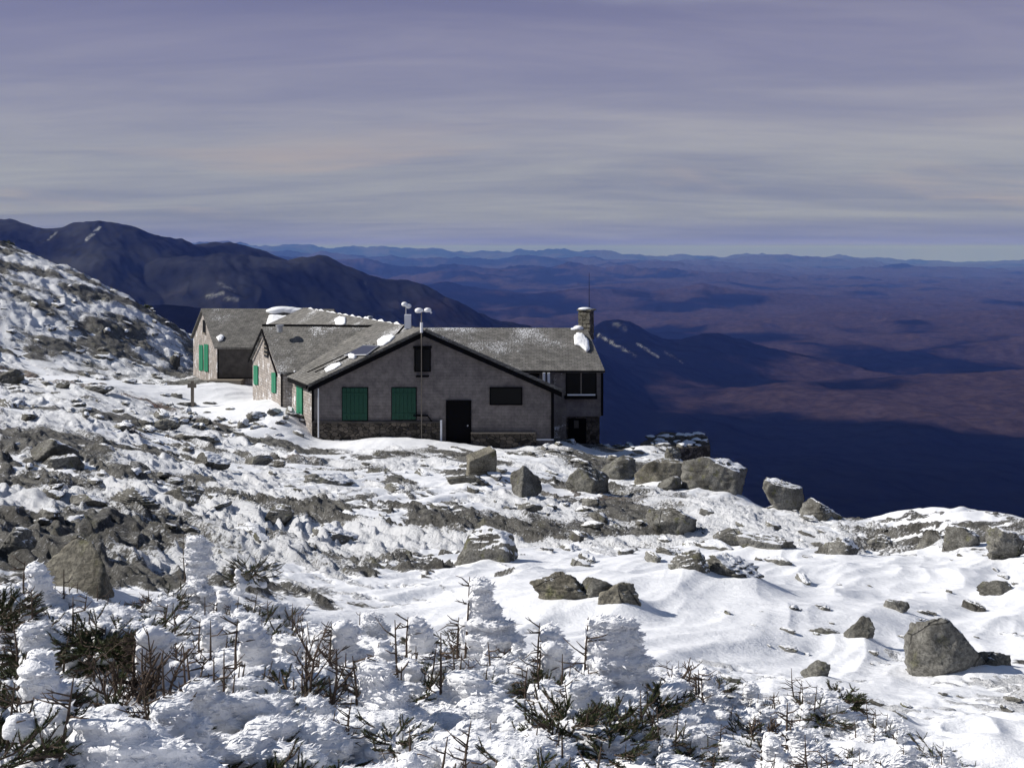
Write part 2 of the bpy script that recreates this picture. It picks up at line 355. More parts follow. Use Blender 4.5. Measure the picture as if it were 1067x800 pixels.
def layers(x, y):
    r = np.hypot(x, y); b0 = base_h(x, y)
    s = x * .62 - y * .78; q = x * .78 + y * .62
    hill = sstep(66, 95, y) * sstep(4, -14, x + 10) * 1.0
    wob = 1.3 * perlin(s * .11, q * .23, 3) + .5 * perlin(s * .35, q * .7, 4)
    saw = np.mod(q / 1.75 + wob, 1.0); saw = np.where(saw < .82, saw / .82, (1 - saw) / .18)
    saw2 = np.mod(q / .55 + 2.1 * wob + .35 * perlin(s * .8, q, 8), 1.0); saw2 = np.where(saw2 < .8, saw2 / .8, (1 - saw2) / .2)
    saw3 = np.mod(q / .24 + 3.0 * wob + .5 * perlin(s * 1.1, q * 1.5, 9), 1.0); saw3 = np.where(saw3 < .78, saw3 / .78, (1 - saw3) / .22)
    mod = sstep(-.25, .55, perlin(x * .13, y * .13, 11))
    grow = np.clip(r / 14, .35, 1.3)
    flat = 1 - .8 * np.exp(-((x + 4) / 9) ** 2 - ((y - 57) / 4.5) ** 2)
    fine = sstep(34, 10, r); mid = sstep(75, 25, r)
    rk = b0 + ((saw - .5) * .19 * mod + (saw2 - .5) * .10 * (.35 + mod) * mid + (saw3 - .5) * .065 * sstep(45, 18, r) * sstep(-.2, .4, perlin(s * .4, q * .6, 10)) + (fbm(s * .17, q * .5, 3, 21, .5) + mid * .25 * fbm(s * 1.3, q * 3.2, 2, 25)) * .13) * grow * flat - .05
    blk = fbm(s * .36 + .4 * perlin(x * .7, y * .7, 70), q * 1.1, 3, 71); blk2 = fbm(s * .9, q * 2.1, 3, 73)
    rk = rk + (sstep(.12, .36, blk) * .085 + sstep(.15, .35, blk2) * .07 * mid) * grow * flat * (1 - .4 * hill)
    rk = rk + hill * (sstep(.05, .5, fbm(x * .25, y * .25, 3, 55)) * .26 + sstep(.05, .45, fbm(x * .6, y * .6, 2, 56)) * .13 + fbm(x * 1.3, y * 1.3, 2, 57) * .15)
    bias = np.full_like(x, -.022)
    for px, dd, sx_, sy_, a in BIAS:
        bias = bias + a * np.exp(-((x - (px - CX) / F * dd) / sx_) ** 2 - ((y - dd) / sy_) ** 2)
    bias = bias + .24 * sstep(9.5, 6.0, r) - hill * .12
    drift = fbm((x * .8 + y * .3) * .22, (y * .8 - x * .3) * .5, 4, 31, .5) * .08 * np.clip(r / 10, .6, 1.5)
    ac = x * .86 - y * .5 + .35 * perlin(x * .35, y * .35, 41); al = x * .5 + y * .86
    rip = np.abs(perlin(ac * .75, al * .22, 42)) * -.15 + np.abs(perlin(ac * 2.1, al * .5, 43)) * -.05
    near = sstep(12, 7, r); rip = rip * (1 - .6 * near) + near * (fbm(x * 1.3, y * 1.6, 2, 45) * .10 - np.abs(perlin(x * 2.6, y * 3.6, 46)) * .08 + .02)
    drift = drift + fbm(x * 1.2, y * 1.2, 2, 33) * .022
    for sx_, sy_, sr_, sh_ in SKIRTS: sn_add = sh_ * np.exp(-((x - sx_) / sr_) ** 2 - ((y - sy_) / sr_) ** 2); bias = bias + sn_add
    sn = b0 + bias + (drift + rip) * np.where(r < 45, 1, .6)
    return rk, sn, hill
def surf(x, y):
    rk, sn, hill = layers(x, y); s = x * .62 - y * .78; q = x * .78 + y * .62; k = .03; h = np.clip(.5 + .5 * (sn - rk) / k, 0, 1)
    top = rk + (sn - rk) * h + k * h * (1 - h); cover = sn - rk
    rimed = sstep(-.3, .35, fbm(x * .19, y * .19, 3, 61)) * (1 - .35 * hill)
    rough = np.clip(1 - cover * 9, 0, 1) * sstep(62, 16, np.hypot(x, y))
    top = top + rough * (fbm(s * 1.5, q * 4.2, 2, 81, .6) * .050 + sstep(24, 10, np.hypot(x, y)) * (fbm(x * 8, y * 8, 2, 82) * .016 + np.abs(perlin(x * 7.0, y * 7.0, 83)) * .03 * rimed))
    return top, cover, rimed, hill
def ground(x, y):
    z = surf(np.array([float(x)]), np.array([float(y)]))[0]; return float(z[0])
_DS = np.exp(np.linspace(math.log(2.6), math.log(150), 700))
def at(px, py, dmin=2.6, dmax=150):
    """ground point seen at a picture position: first crossing walking away from the camera"""
    xs = (px - CX) / F * _DS; zs = surf(xs, _DS)[0]; pys = HY - F * zs / _DS
    ok = (_DS >= dmin) & (_DS <= dmax)
    i = np.where(ok & (pys <= py))[0]; i = i[0] if len(i) else np.argmin(np.where(ok, abs(pys - py), 1e9))
    return Vector((xs[i], _DS[i], zs[i]))

def polar_grid(azs, rs):
    A, Rr = np.meshgrid(azs, rs); X = np.sin(A) * Rr; Y = np.cos(A) * Rr; na = len(azs); nr = len(rs)
    i = np.arange(nr - 1)[:, None] * na + np.arange(na - 1)[None, :]
    fc = np.stack([i, i + 1, i + na + 1, i + na], -1).reshape(-1, 4); return X.ravel(), Y.ravel(), fc
# ------------------------------------------------------------------ valley and far ranges
RIDGES = [  # depth, half thickness, skyline (px, py)
 (7600, 1900, [(-900,200),(-500,215),(-200,222),(0,227),(22,231),(50,238),(82,234),(110,231),(150,240),(190,246),(230,249),(262,259),(300,271),(345,287),(420,312),(520,342),(600,372)], .5),
 (7000, 1300, [(60,300),(150,278),(225,264),(262,265),(290,272),(318,270),(345,267),(362,271),(382,279),(420,297),(470,313),(520,334),(560,346),(610,362),(660,394),(720,422)], .6),
 (4300, 1100, [(-400,270),(0,318),(120,322),(200,322),(260,328),(330,340),(420,358),(500,390),(560,430)], .6),
 (8600, 620, [(540,380),(590,352),(615,341),(640,333),(655,338),(690,353),(715,354),(745,345),(765,350),(800,364),(850,374),(900,385)], .35),
 (13500, 1300, [(640,352),(720,350),(780,352),(820,348),(860,342),(900,336),(960,328),(1010,326),(1067,324),(1300,318),(1700,315)], .25),
 (18500, 1400, [(300,305),(400,295),(450,297),(470,292),(490,300),(560,306),(610,300),(680,303),(715,300),(735,295),(750,300),(800,304),(860,310),(950,317),(1067,320),(1500,320)], .3),
 (7000, 700, [(700,425),(780,415),(850,402),(920,396),(1000,391),(1067,385),(1300,370),(1700,360)], .3),
 (30000, 2600, [(-200,270),(260,264),(330,268),(440,280),(480,276),(520,279),(600,275),(640,280),(700,281),(800,286),(900,291),(1067,295),(1500,296)], .3),
 (46000, 3500, [(-200,262),(260,259),(330,262),(400,268),(470,270),(560,268),(640,271),(760,274),(860,280),(960,283),(1067,284),(1500,285)], .3),
 (11000, 700, [(790,402),(850,374),(900,362),(960,357),(1020,360),(1067,362),(1200,366),(1500,370)], .3),
 (22500, 1400, [(500,325),(560,306),(620,297),(660,294),(700,297),(760,299),(830,306),(900,314)], .3),
 (26500, 1500, [(340,305),(400,291),(450,284),(475,281),(520,288),(560,293),(620,297)], .3),
 (38000, 2200, [(520,292),(580,281),(640,274),(680,272),(740,277),(800,282),(860,288)], .3),
 (40000, 2200, [(820,290),(880,282),(940,277),(990,278),(1040,281),(1100,283),(1300,284)], .3),
 (55000, 3000, [(640,280),(720,271),(780,267),(820,266),(880,270),(950,277)], .3),
 (68000, 5000, [(-300,254),(150,255),(250,254),(320,256),(420,258),(500,262),(560,261),(615,260),(660,265),(700,268),(780,266),(850,270),(880,267),(900,268),(960,273),(1020,275),(1067,272),(1200,270),(1700,272)], .2)]
az = np.concatenate([np.linspace(-80, -34, 90)[:-1], np.linspace(-34, 34, 1000), np.linspace(34, 80, 90)[1:]]) * math.pi / 180
rs = np.concatenate([np.exp(np.linspace(math.log(210), math.log(3500), 80))[:-1], np.exp(np.linspace(math.log(3500), math.log(10500), 430))[:-1], np.exp(np.linspace(math.log(10500), math.log(92000), 260))])
X, Y, fc = polar_grid(az, rs); r = np.hypot(X, Y); dep = np.maximum(Y, 1); pxs = CX + F * X / dep
side = sstep(250, 2300, r); base = -95 + (-905 + 95) * (1 - (1 - side) ** 1.6) - 45 * sstep(200, 400, r) - X / np.maximum(r, 1) * 60 * (1 - side)
base = base + fbm(X / 900, Y / 900, 5, 101, .5) * 55 * sstep(1200, 3500, r) + fbm(X / 3800, Y / 3800, 4, 111) * 120 * sstep(3500, 9000, r)
base = base + fbm(X / 9000, Y / 9000, 4, 112) * 130 * sstep(15000, 30000, r) - 60 * sstep(60000, 90000, r)
zt = base.copy()
for k, (D, wd, sk, rg) in enumerate(RIDGES):
    sk = np.array(sk, float); D2 = D * (1 + .05 * perlin(pxs / 160, pxs * 0 + k * 3.3, 130 + k))
    top = -(np.mean([np.interp(pxs + o_, sk[:, 0], sk[:, 1]) + (.9 * np.maximum(0, sk[0, 0] - pxs) if sk[0, 0] > 50 else 0) + (.9 * np.maximum(0, pxs - sk[-1, 0]) if sk[-1, 0] < 1000 else 0) for o_ in ((-14, -9, -5, 0, 5, 9, 14) if D < 8000 else (-12, -8, -4, 0, 4, 8, 12))], 0) - HY) / F * D2
    jag = fbm(X / (wd * .5), Y / (wd * .5), 5, 150 + k, .55)
    top = top + jag * wd * (.020 if D < 8000 else .028 if D < 25000 else .05)
    u = (dep - D2) / wd * (1 + .0 * jag); prof = np.exp(-np.abs(u) ** 1.5 * .9)
    spur = 1 - np.abs(fbm((X + .5 * Y) / (wd * .62), (Y - .3 * X) / (wd * 1.1), 4, 170 + k, .5))
    prof = np.clip(prof * (1 - rg * .55 * (1 - np.exp(-u * u * 1.2)) * (1 - spur) * 1.6), 0, 1)
    zz_ = base + (top - base) * prof; zt = np.where(top > base, np.maximum(zt, zz_), zt)
zt = zt + fbm((X + .6 * Y) / 420, (Y - .3 * X) / 700, 4, 191, .55) * 34 * sstep(4200, 5200, r) * sstep(12000, 9000, r) * sstep(-880, -700, zt)
py = HY - F * zt / dep
hard_and_shade = np.clip(.42 + .9 * fbm(X / 2600, Y / 2600, 5, 201, .6) + .5 * sstep(6500, 11000, r) * sstep(560, 760, pxs) - .55 * sstep(7000, 4200, r) * sstep(450, 700, pxs) - .8 * sstep(720, 540, pxs) * sstep(11000, 8500, r), 0, 1)  # forest mix; lowered in the near right valley to paint in cloud shade
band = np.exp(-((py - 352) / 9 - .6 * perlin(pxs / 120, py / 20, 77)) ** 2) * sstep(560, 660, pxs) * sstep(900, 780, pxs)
hard_and_shade = np.clip(hard_and_shade - band * .9, 0, 1)
snowm = np.zeros_like(X)
def streak(x0, y0, x1, y1, w0, a=1.0):
    global snowm
    tt = np.clip(((pxs - x0) * (x1 - x0) + (py - y0) * (y1 - y0)) / ((x1 - x0) ** 2 + (y1 - y0) ** 2), 0, 1)
    dd = np.hypot(pxs - x0 - tt * (x1 - x0), py - y0 - tt * (y1 - y0)); snowm = np.maximum(snowm, a * sstep(w0, w0 * .2, dd + 1.6 * np.abs(perlin(pxs / 2.2, py / 2.2, 9)) + .8 * perlin(pxs / 6, py / 4, 10)))
m1 = (r > 5200)
streak(90, 250, 104, 237, 2.6, .75); streak(50, 250, 58, 243, 1.8, .35)
streak(216, 309, 232, 306, 3.2, .3); streak(234, 311, 248, 312, 3.0, .26); streak(228, 295, 244, 303, 3, .16); streak(380, 294, 384, 306, 2, .1)
streak(624, 349, 662, 371, 2.2, .42); streak(664, 358, 686, 372, 1.8, .4); streak(692, 366, 712, 378, 1.4, .25); streak(640, 337, 652, 342, 4, .12)
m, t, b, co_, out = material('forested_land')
h_ = t.new('ShaderNodeAttribute', attribute_name='hardwood_and_cloud_shade').outputs['Fac']; s_ = t.new('ShaderNodeAttribute', attribute_name='snowfield').outputs['Fac']
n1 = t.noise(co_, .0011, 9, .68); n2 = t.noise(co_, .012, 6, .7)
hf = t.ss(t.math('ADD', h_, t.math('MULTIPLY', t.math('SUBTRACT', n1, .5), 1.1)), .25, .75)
col = t.mix(hf, (.0022, .0026, .0025), (.037, .0255, .0265))  # near-black end is conifer with cloud shade put into its colour
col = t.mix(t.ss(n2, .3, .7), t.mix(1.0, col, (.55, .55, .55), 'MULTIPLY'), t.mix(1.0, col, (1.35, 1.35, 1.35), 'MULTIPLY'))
spk = t.ss(t.noise(co_, .0045, 3, .6), .74, .80)
col = t.mix(t.math('MULTIPLY', spk, .10), col, (.30, .28, .26))
alp = t.new('ShaderNodeAttribute', attribute_name='alpine').outputs['Fac']
col = t.mix(t.math('MULTIPLY', alp, t.ss(n1, .3, .7)), col, (.040, .042, .045))
s_ = t.math('MULTIPLY', s_, t.ss(t.noise(co_, .014, 6, .75), .40, .62))
t.set(b.inputs['Base Color'], t.mix(s_, col, (.75, .77, .8))); b.inputs['Roughness'].default_value = 1; b.inputs['Specular IOR Level'].default_value = 0
M_FOREST = m
far = mesh_np('valley_land', np.stack([X, Y, zt], 1), fc, M_FOREST, True, {'hardwood_and_cloud_shade': hard_and_shade, 'snowfield': snowm * .9, 'alpine': np.clip((.35 + sstep(-560, 150, zt)) * sstep(620, 480, pxs) * sstep(4000, 5500, r) * sstep(11000, 9000, r), 0, 1)})
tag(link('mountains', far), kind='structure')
hm, t, b, _, out = material('thin_air'); t.n.remove(b)
pv = t.new('ShaderNodeVolumePrincipled'); pv.inputs['Color'].default_value = (.092, .170, .68, 1); pv.inputs['Absorption Color'].default_value = (1, 1, 0, 1); pv.inputs['Density'].default_value = 1.62 / 60000; pv.inputs['Anisotropy'].default_value = 0
t.l.new(pv.outputs[0], out.inputs['Volume'])
hb = MB(); hb.box((0, 42000, -700), (240000, 110000, 2000)); tag(hb.build('haze', hm), kind='stuff')
#NEXT

# ------------------------------------------------------------------ the hut
hut = empty('mountain_hut', (-2, 58, -10))
tag(hut, 'rambling grey shingled stone mountain hut with green shutters and several gables', 'building')
def part(mb, name, mat, parent=hut, smooth=False, label=None):
    o = mb.build(name, mat, None, smooth); wl = Vector((0, 0, 0)); q = parent
    while q is not None: wl += q.location; q = q.parent
    o.data.transform(Matrix.Translation(-wl)); o.parent = parent
    if label: o['label'] = label
    return o
def uv_planar(o):
    """metric UVs: along the face horizontally and up the face"""
    me = o.data; ul = me.uv_layers.new(name='UVMap')
    for p in me.polygons:
        n = p.normal; a = Vector((0, 0, 1)).cross(n)
        a = a.normalized() if a.length > 1e-3 else Vector((1, 0, 0)); b = n.cross(a)
        for li in p.loop_indices:
            v = me.vertices[me.loops[li].vertex_index].co; ul.data[li].uv = (v.dot(a), v.dot(b))
def V(*a): return Vector(a)
def gable_block(fl, bl, br, fr, zb, ze, r0, r1, mats, roof_mat, ov=.28, thick=.16, verge=.25):
    """body walls as separate faces of one mesh, two roof slabs.  r0 / r1: ridge ends; eaves run along fl-fr and bl-br"""
    mb = MB(); A = [V(p[0], p[1], ze) for p in (fl, bl, br, fr)]; B = [V(p[0], p[1], zb) for p in (fl, bl, br, fr)]
    for i in range(4):
        j = (i + 1) % 4; pts = [B[i], B[j], A[j], A[i]]
        if i == 0: pts = [B[0], B[1], A[1], r0, A[0]]
        if i == 2: pts = [B[2], B[3], A[3], r1, A[2]]
        mb.poly(pts)
    o = part(mb, 'wall', mats[0])
    for m_ in mats[1:]: o.data.materials.append(m_)
    uv_planar(o)
    rd = (r1 - r0).normalized()
    for e0, e1 in ((A[0], A[3]), (A[1], A[2])):
        d0 = (e0 - r0); d1 = (e1 - r1)
        E0 = e0 + d0.normalized() * ov - rd * verge; E1 = e1 + d1.normalized() * ov + rd * verge
        R0 = r0 - rd * verge; R1 = r1 + rd * verge
        n = (E1 - E0).cross(R0 - E0).normalized(); n = n if n.z > 0 else -n
        rb = MB(); rb.slab([R0 + n * .01, R1 + n * .01, E1 + n * .01, E0 + n * .01], n * thick)
        ro = part(rb, 'roof', roof_mat); uv_planar(ro)
    return o
def fascia(p0, p1, w=.26, t_=.08, out=(0, -1, 0), mat=None):
    o_ = Vector(out); dirv = (p1 - p0); dn = V(0, 0, -1)
    mb = MB(); mb.slab([p0 + o_ * .02, p1 + o_ * .02, p1 + o_ * .02 + dn * w, p0 + o_ * .02 + dn * w], o_ * t_); return part(mb, 'fascia', mat or M_BLACK)

# main gable block
mfl = P(325, 400, 55.4); mfr = P(577, 405, 55.0); pk = P(440, 345, 55.2)
u = V(-.456, .89, 0)
ZE = -7.2; ZB = -11.0
fl = (mfl.x, mfl.y); fr = (mfr.x, mfr.y)
bl = (fl[0] + u.x * 23, fl[1] + u.y * 23); br = (fr[0] + u.x * 20, fr[1] + u.y * 20)
# wall: front and back are gable ends here, so the block is listed with its gable on fl-fr
def main_block():
    zl, zr = mfl.z - .02, mfr.z - .02
    ridge0 = V(pk.x, 55.2, pk.z); ridge1 = ridge0 + u * 22
    f0, f1 = V(*fl, zl), V(*fr, zr); b0, b1 = V(*bl, zl), V(*br, zr)
    lo = lambda p: V(p.x, p.y, ZB)
    m0 = f0 + u * 7.5; kk = .47; i0 = ridge0 + (f0 - ridge0) * kk + u * 7.5; i1 = ridge1 + (b0 - ridge1) * kk
    mb = MB(); mb.poly([lo(f0), lo(f1), f1, ridge0, f0]); mb.poly([lo(f1), lo(b1), b1, f1]); mb.poly([lo(b1), lo(i1), i1, ridge1, b1]); mb.poly([lo(m0), lo(i0), i0, m0])
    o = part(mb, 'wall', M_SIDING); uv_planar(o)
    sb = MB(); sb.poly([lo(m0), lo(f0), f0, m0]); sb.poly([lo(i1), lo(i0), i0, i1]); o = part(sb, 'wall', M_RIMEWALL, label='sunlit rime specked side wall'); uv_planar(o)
    for side_, (e0, e1) in enumerate(((f0, b0), (f1, b1))):
        d0 = (e0 - ridge0).normalized() * .30
        E0 = e0 + d0 - u * .30; E1 = e1 + d0; R0 = ridge0 - u * .30; R1 = ridge1 + u * .1
        n = (E1 - E0).cross(R0 - E0).normalized(); n = n if n.z > 0 else -n
        rb = MB(); ring = [R0, R1, E1, E0] if side_ else [R0, R1, i1 + d0, i0 + d0, m0 + d0, E0]
        rb.slab([p + n * .01 for p in ring], n * .16); ro = part(rb, 'roof', M_ROOF_DUST if side_ == 0 else M_ROOF); uv_planar(ro)
        # dark barge board on the front verge, under the roof slab
        fascia(R0 - V(0, 0, .0), E0 - V(0, 0, .0), .25, .07, (0, -1, 0))
    eb = MB(); e0 = f0 + (f0 - ridge0).normalized() * .30; eb.slab([e0 - u * .3 + V(-.03, -.02, .12), e0 + u * 3.4 + V(-.03, -.02, .12), e0 + u * 3.4 + V(-.03, -.02, -.08), e0 - u * .3 + V(-.03, -.02, -.08)], V(-.08, -.04, 0))
    part(eb, 'gutter', M_BLACK)
    return ridge0, ridge1, f0, f1, b0
ridge0, ridge1, f0, f1, b0 = main_block()
fdir = (V(f1.x, f1.y, 0) - V(f0.x, f0.y, 0)).normalized(); fn = V(fdir.y, -fdir.x, 0)   # fn points to the viewer
def front_d(px):                       # depth of the front wall plane at a picture column
    k = (px - CX) / F; a = V(f0.x, f0.y); 
    s_ = (a.x - k * a.y) / (k * fdir.y - fdir.x); return a.y + s_ * fdir.y
def fpt(px, py, off=0.0): dd = front_d(px); return P(px, py, dd) + fn * off
def frect(name, x0, x1, y0, y1, mat, off=.03, th=.06, parent=hut, label=None, on=fpt):
    mb = MB(); nn = fn if on is fpt else dfn
    mb.slab([on(x0, y1, off), on(x1, y1, off), on(x1, y0, off), on(x0, y0, off)], nn * th)
    return part(mb, name, mat, parent, label=label)
def frame4(name, x0, x1, y0, y1, w, mat, off, th, parent, on=fpt):
    mb = MB(); nn = fn if on is fpt else dfn
    for a, b_, c, d_ in ((x0 - w, x1 + w, y0 - w, y0), (x0 - w, x1 + w, y1, y1 + w), (x0 - w, x0, y0, y1), (x1, x1 + w, y0, y1)):
        mb.slab([on(a, d_, off), on(b_, d_, off), on(b_, c, off), on(a, c, off)], nn * th)
    return part(mb, name, mat, parent)
def boards(x0, x1, y0, y1, n, mat, name='shutter', off=.03, on=fpt, label=None):
    mb = MB(); nn = fn if on is fpt else dfn; st = (x1 - x0) / n
    for i in range(n):
        a = x0 + i * st + .12; b_ = x0 + (i + 1) * st - .12
        mb.slab([on(a, y1, off), on(b_, y1, off), on(b_, y0, off), on(a, y0, off)], nn * .05)
    for yy in (y0 + (y1 - y0) * .18, y0 + (y1 - y0) * .82):
        mb.slab([on(x0 + .4, yy + .9, off + .052), on(x1 - .4, yy + .9, off + .052), on(x1 - .4, yy - .9, off + .052), on(x0 + .4, yy - .9, off + .052)], nn * .025)
    return part(mb, name, mat, label=label)
boards(357, 383, 404, 437.5, 6, M_GREEN_SHADE, label='shade-darkened green board shutter left of the other front shutter')
boards(408.5, 433.5, 404, 437, 6, M_GREEN_SHADE, label='shade-darkened green board shutter above a small shelf')
for a in ((357, 383, 404, 437.5), (408.5, 433.5, 404, 437)): frame4('window_frame', *a, .7, M_BLACK, .005, .04, hut)
w = frect('window', 433, 448, 364, 386, M_DARKGLASS, .02, .05, label='dark gable window behind the mast'); frame4('frame', 433, 448, 364, 386, 1.1, M_BLACK, .02, .09, w)
mbx = MB(); mbx.slab([fpt(440.2, 386, .072), fpt(440.8, 386, .072), fpt(440.8, 364, .072), fpt(440.2, 364, .072)], fn * .03); part(mbx, 'sash_bar', M_BLACK, w)
frect('lintel', 431, 450, 360.5, 362.5, M_BLACK, .03, .12)
frect('shelf', 434, 447, 391, 392.4, M_BLACK, .01, .28)
w = frect('window', 511.5, 543, 404.5, 420.5, M_DARKGLASS, .02, .05, label='low black window right of the doorway'); frame4('frame', 511.5, 543, 404.5, 420.5, 1.3, M_BLACK, .02, .09, w)
# doorway: the dark inside is painted as a black panel
dr = frect('doorway_dark', 466, 490, 418, 466, M_BLACK, -.02, .05, label='open doorway, its inner dark painted on a black panel'); frame4('door_frame', 466, 490, 418, 466, 1.2, M_BLACK, .012, .08, dr)
hb_ = MB(); hb_.ell(fpt(487.5, 443, .09), (.05, .05, .05), 8, 6); part(hb_, 'handle', M_METAL, dr)
frect('door_sill', 462, 494, 463.5, 465.5, M_WOOD, .03, .5)
mbp = MB(); mbp.slab([fpt(459, 470, .1), fpt(461, 470, .1), fpt(461, 437, .1), fpt(459, 437, .1)], fn * .1); part(mbp, 'post', M_WHITE)
# stone footing
frect('stone_base', 326, 459, 440, 475, M_MASONRY, .02, .10); frect('stone_base', 491, 559, 450.5, 476, M_MASONRY, .02, .22)
frect('base_ledge', 326, 459, 438.6, 440.2, M_SIDING_DARK, .02, .15); frect('base_ledge', 491, 558, 449.3, 450.9, M_WOOD, .02, .28)
frect('corner_board', 574.2, 577.2, 405.5, 459, M_BLACK, .02, .05); frect('corner_board', 325, 327.3, 402, 440, M_BLACK, .02, .05)
frect('skirt_board', 559, 577, 457, 458.6, M_WHITE, .02, .06)
mbp = MB(); mbp.tube([fpt(332.8, 455, .25), fpt(332.8, 404, .25)], .035, 6); part(mbp, 'drain_pipe', M_WHITE)
frect('small_shelf', 431, 446, 432, 433.2, M_BLACK, .01, .22)
mbp = MB(); mbp.tube([fpt(446, 433, .12), fpt(452, 441, .12)], .03, 5); part(mbp, 'bracket', M_BLACK)
# the left wall of the main block: green shutter
def wallpt(a, b_, px):                 # point (x, y) on a plan line at a picture column
    k = (px - CX) / F; dx, dy = b_[0] - a[0], b_[1] - a[1]; s_ = (a[0] - k * a[1]) / (k * dy - dx); return a[0] + s_ * dx, a[1] + s_ * dy
def side_panel(a, b_, x0, x1, y0, y1, mat, name='shutter', th=.06, off=.02, n=1, label=None, parent=hut):
    d_ = V(b_[0] - a[0], b_[1] - a[1], 0).normalized(); nn = V(d_.y, -d_.x, 0)
    if nn.dot(V(a[0], a[1], 0)) > 0: nn = -nn
    mb = MB(); yc = None
    for i in range(n):
        xa = x0 + (x1 - x0) * (i + .04) / n; xb = x0 + (x1 - x0) * (i + .96) / n
        pa = wallpt(a, b_, xa); pb = wallpt(a, b_, xb); ym = (pa[1] + pb[1]) / 2; z0, z1 = zpix(y1, ym), zpix(y0, ym)
        mb.slab([V(*pa, z0) + nn * off, V(*pb, z0) + nn * off, V(*pb, z1) + nn * off, V(*pa, z1) + nn * off], nn * th)
    return part(mb, name, mat, parent, label=label)
side_panel(fl, bl, 310, 316, 399, 432, M_GREEN, n=2, label='sunlit green shutter beside the front corner')
# wing C: middle gable
cfl, cbl = (-13.0, 59.0), (-16.4, 66.4)
cfr, cbr = (-8.6, 58.3), (-9.4, 66.0)
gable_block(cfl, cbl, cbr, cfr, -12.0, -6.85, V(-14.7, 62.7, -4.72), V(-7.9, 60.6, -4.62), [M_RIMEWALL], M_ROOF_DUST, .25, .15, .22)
side_panel(cfl, cbl, 265.2, 269.6, 381, 400.5, M_GREEN, n=2, label='green shutter at the left of the middle gable')
side_panel(cfl, cbl, 284, 288.4, 388.5, 409, M_GREEN, n=2, label='green shutter at the right of the middle gable')
wv = side_panel(cfl, cbl, 276.2, 280.2, 353, 372, M_DARKGLASS, 'window', .05, label='narrow louvred window high in the middle gable')
for yy in (356, 360, 364, 368): side_panel(cfl, cbl, 276.2, 280.2, yy, yy + 1.2, M_WOOD, 'louvre', .04, .075, parent=wv)
side_panel(cfl, cfr, 293.2, 294.6, 388, 430, M_BLACK, 'corner_board', .05)
r0c = V(-14.7, 62.7, -4.72); e0c = V(*cfl, -6.85); e1c = V(*cbl, -6.85)
for e_ in (e0c, e1c):
    a_ = r0c + V(-.2, -.06, .0); mb = MB(); dd_ = (e_ - r0c).normalized() * .2
    mb.slab([a_, e_ + V(-.2, -.06, 0) + dd_, e_ + V(-.2, -.06, -.18) + dd_, a_ + V(0, 0, -.18)], V(-.06, -.03, 0)); part(mb, 'fascia', M_BLACK)
mb = MB(); mb.tube([P(291.5, 346, 61.2), P(291.5, 339.5, 61.2)], .17, 12); mb.tube([P(291.5, 340, 61.2), P(291.5, 338.6, 61.2)], .24, 12); part(mb, 'vent_pipe', M_METAL)
mb = MB(); mb.tube([V(-14.9, 62.76, -4.55), V(-7.9, 60.6, -4.45)], .10, 6); part(mb, 'ridge_cap', M_BLACK)
# wing A: far left gable
afl, abl = (-21.3, 75.8), (-25.5, 84.0); afr, abr = (-12.5, 75.4), (-13.0, 83.4)
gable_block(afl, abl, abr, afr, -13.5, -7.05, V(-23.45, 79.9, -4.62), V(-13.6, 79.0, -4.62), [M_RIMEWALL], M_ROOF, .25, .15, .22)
side_panel(afl, abl, 208.2, 212.2, 359.5, 386, M_GREEN, n=2, label='left leaf of the green shutters on the far gable'); side_panel(afl, abl, 213.4, 217.6, 358.8, 387, M_GREEN, n=2, label='right leaf of the green shutters on the far gable')
wv = side_panel(afl, abl, 212, 215, 333.5, 346.5, M_DARKGLASS, 'window', .05, label='narrow vent window high in the far gable'); side_panel(afl, abl, 211.4, 215.6, 346.5, 347.6, M_WOOD, 'sill', .1, parent=wv)
def afront(px, py, off): x_, y_ = wallpt(afl, afr, px); return V(x_, y_ - off, zpix(py, y_))
dfn = V(0, -1, 0)
frect('wall_cladding', 227.5, 268, 363, 394, M_SIDING_DARK, .02, .05, on=afront); frame4('cladding_frame', 228, 266, 363.6, 393.5, .8, M_BLACK, .07, .05, hut, on=afront)
frect('step', 220, 255, 394.6, 403, M_WOOD, .05, 1.0, on=afront)
# wing D: two storey block behind
dfl, dfr = (-9.5, 61.6), (5.22, 61.3); dbl, dbr = (-11.0, 68.9), (3.7, 68.7)
DE = -7.02
dw = gable_block(dfl, dbl, dbr, dfr, -9.75, DE, V(-10.0, 65.2, -5.0), V(4.5, 65.0, -5.0), [M_SIDING], M_ROOF_DUST, .32, .16, .12)
mb = MB(); q_ = [V(dfl[0], dfl[1] + .12, -14), V(dfr[0] - .1, dfr[1] + .12, -14), V(dbr[0] - .1, dbr[1] - .1, -14), V(dbl[0], dbl[1] - .1, -14)]; mb.slab(q_, V(0, 0, 14 - 9.76)); part(mb, 'wall', M_MASONRY, label='dark rubble lower storey')
def dpt(px, py, off): x_, y_ = wallpt(dfl, dfr, px); return V(x_, y_ - off, zpix(py, y_))
w = frect('window', 590.5, 620.5, 387.5, 411, M_DARKGLASS, .02, .05, on=dpt, label='wide black upper window near the chimney'); frame4('frame', 590.5, 620.5, 387.5, 411, 1.0, M_BLACK, .02, .10, w, on=dpt)
frect('sill', 588, 622, 411.8, 415, M_BLACK, .02, .25, on=dpt, parent=w); frect('sash_bar', 604.8, 606, 387.5, 411, M_WOOD, .07, .03, on=dpt, parent=w)
frect('snow_line', 591, 620, 410.2, 411.6, M_SNOW, .12, .10, on=dpt, parent=w)
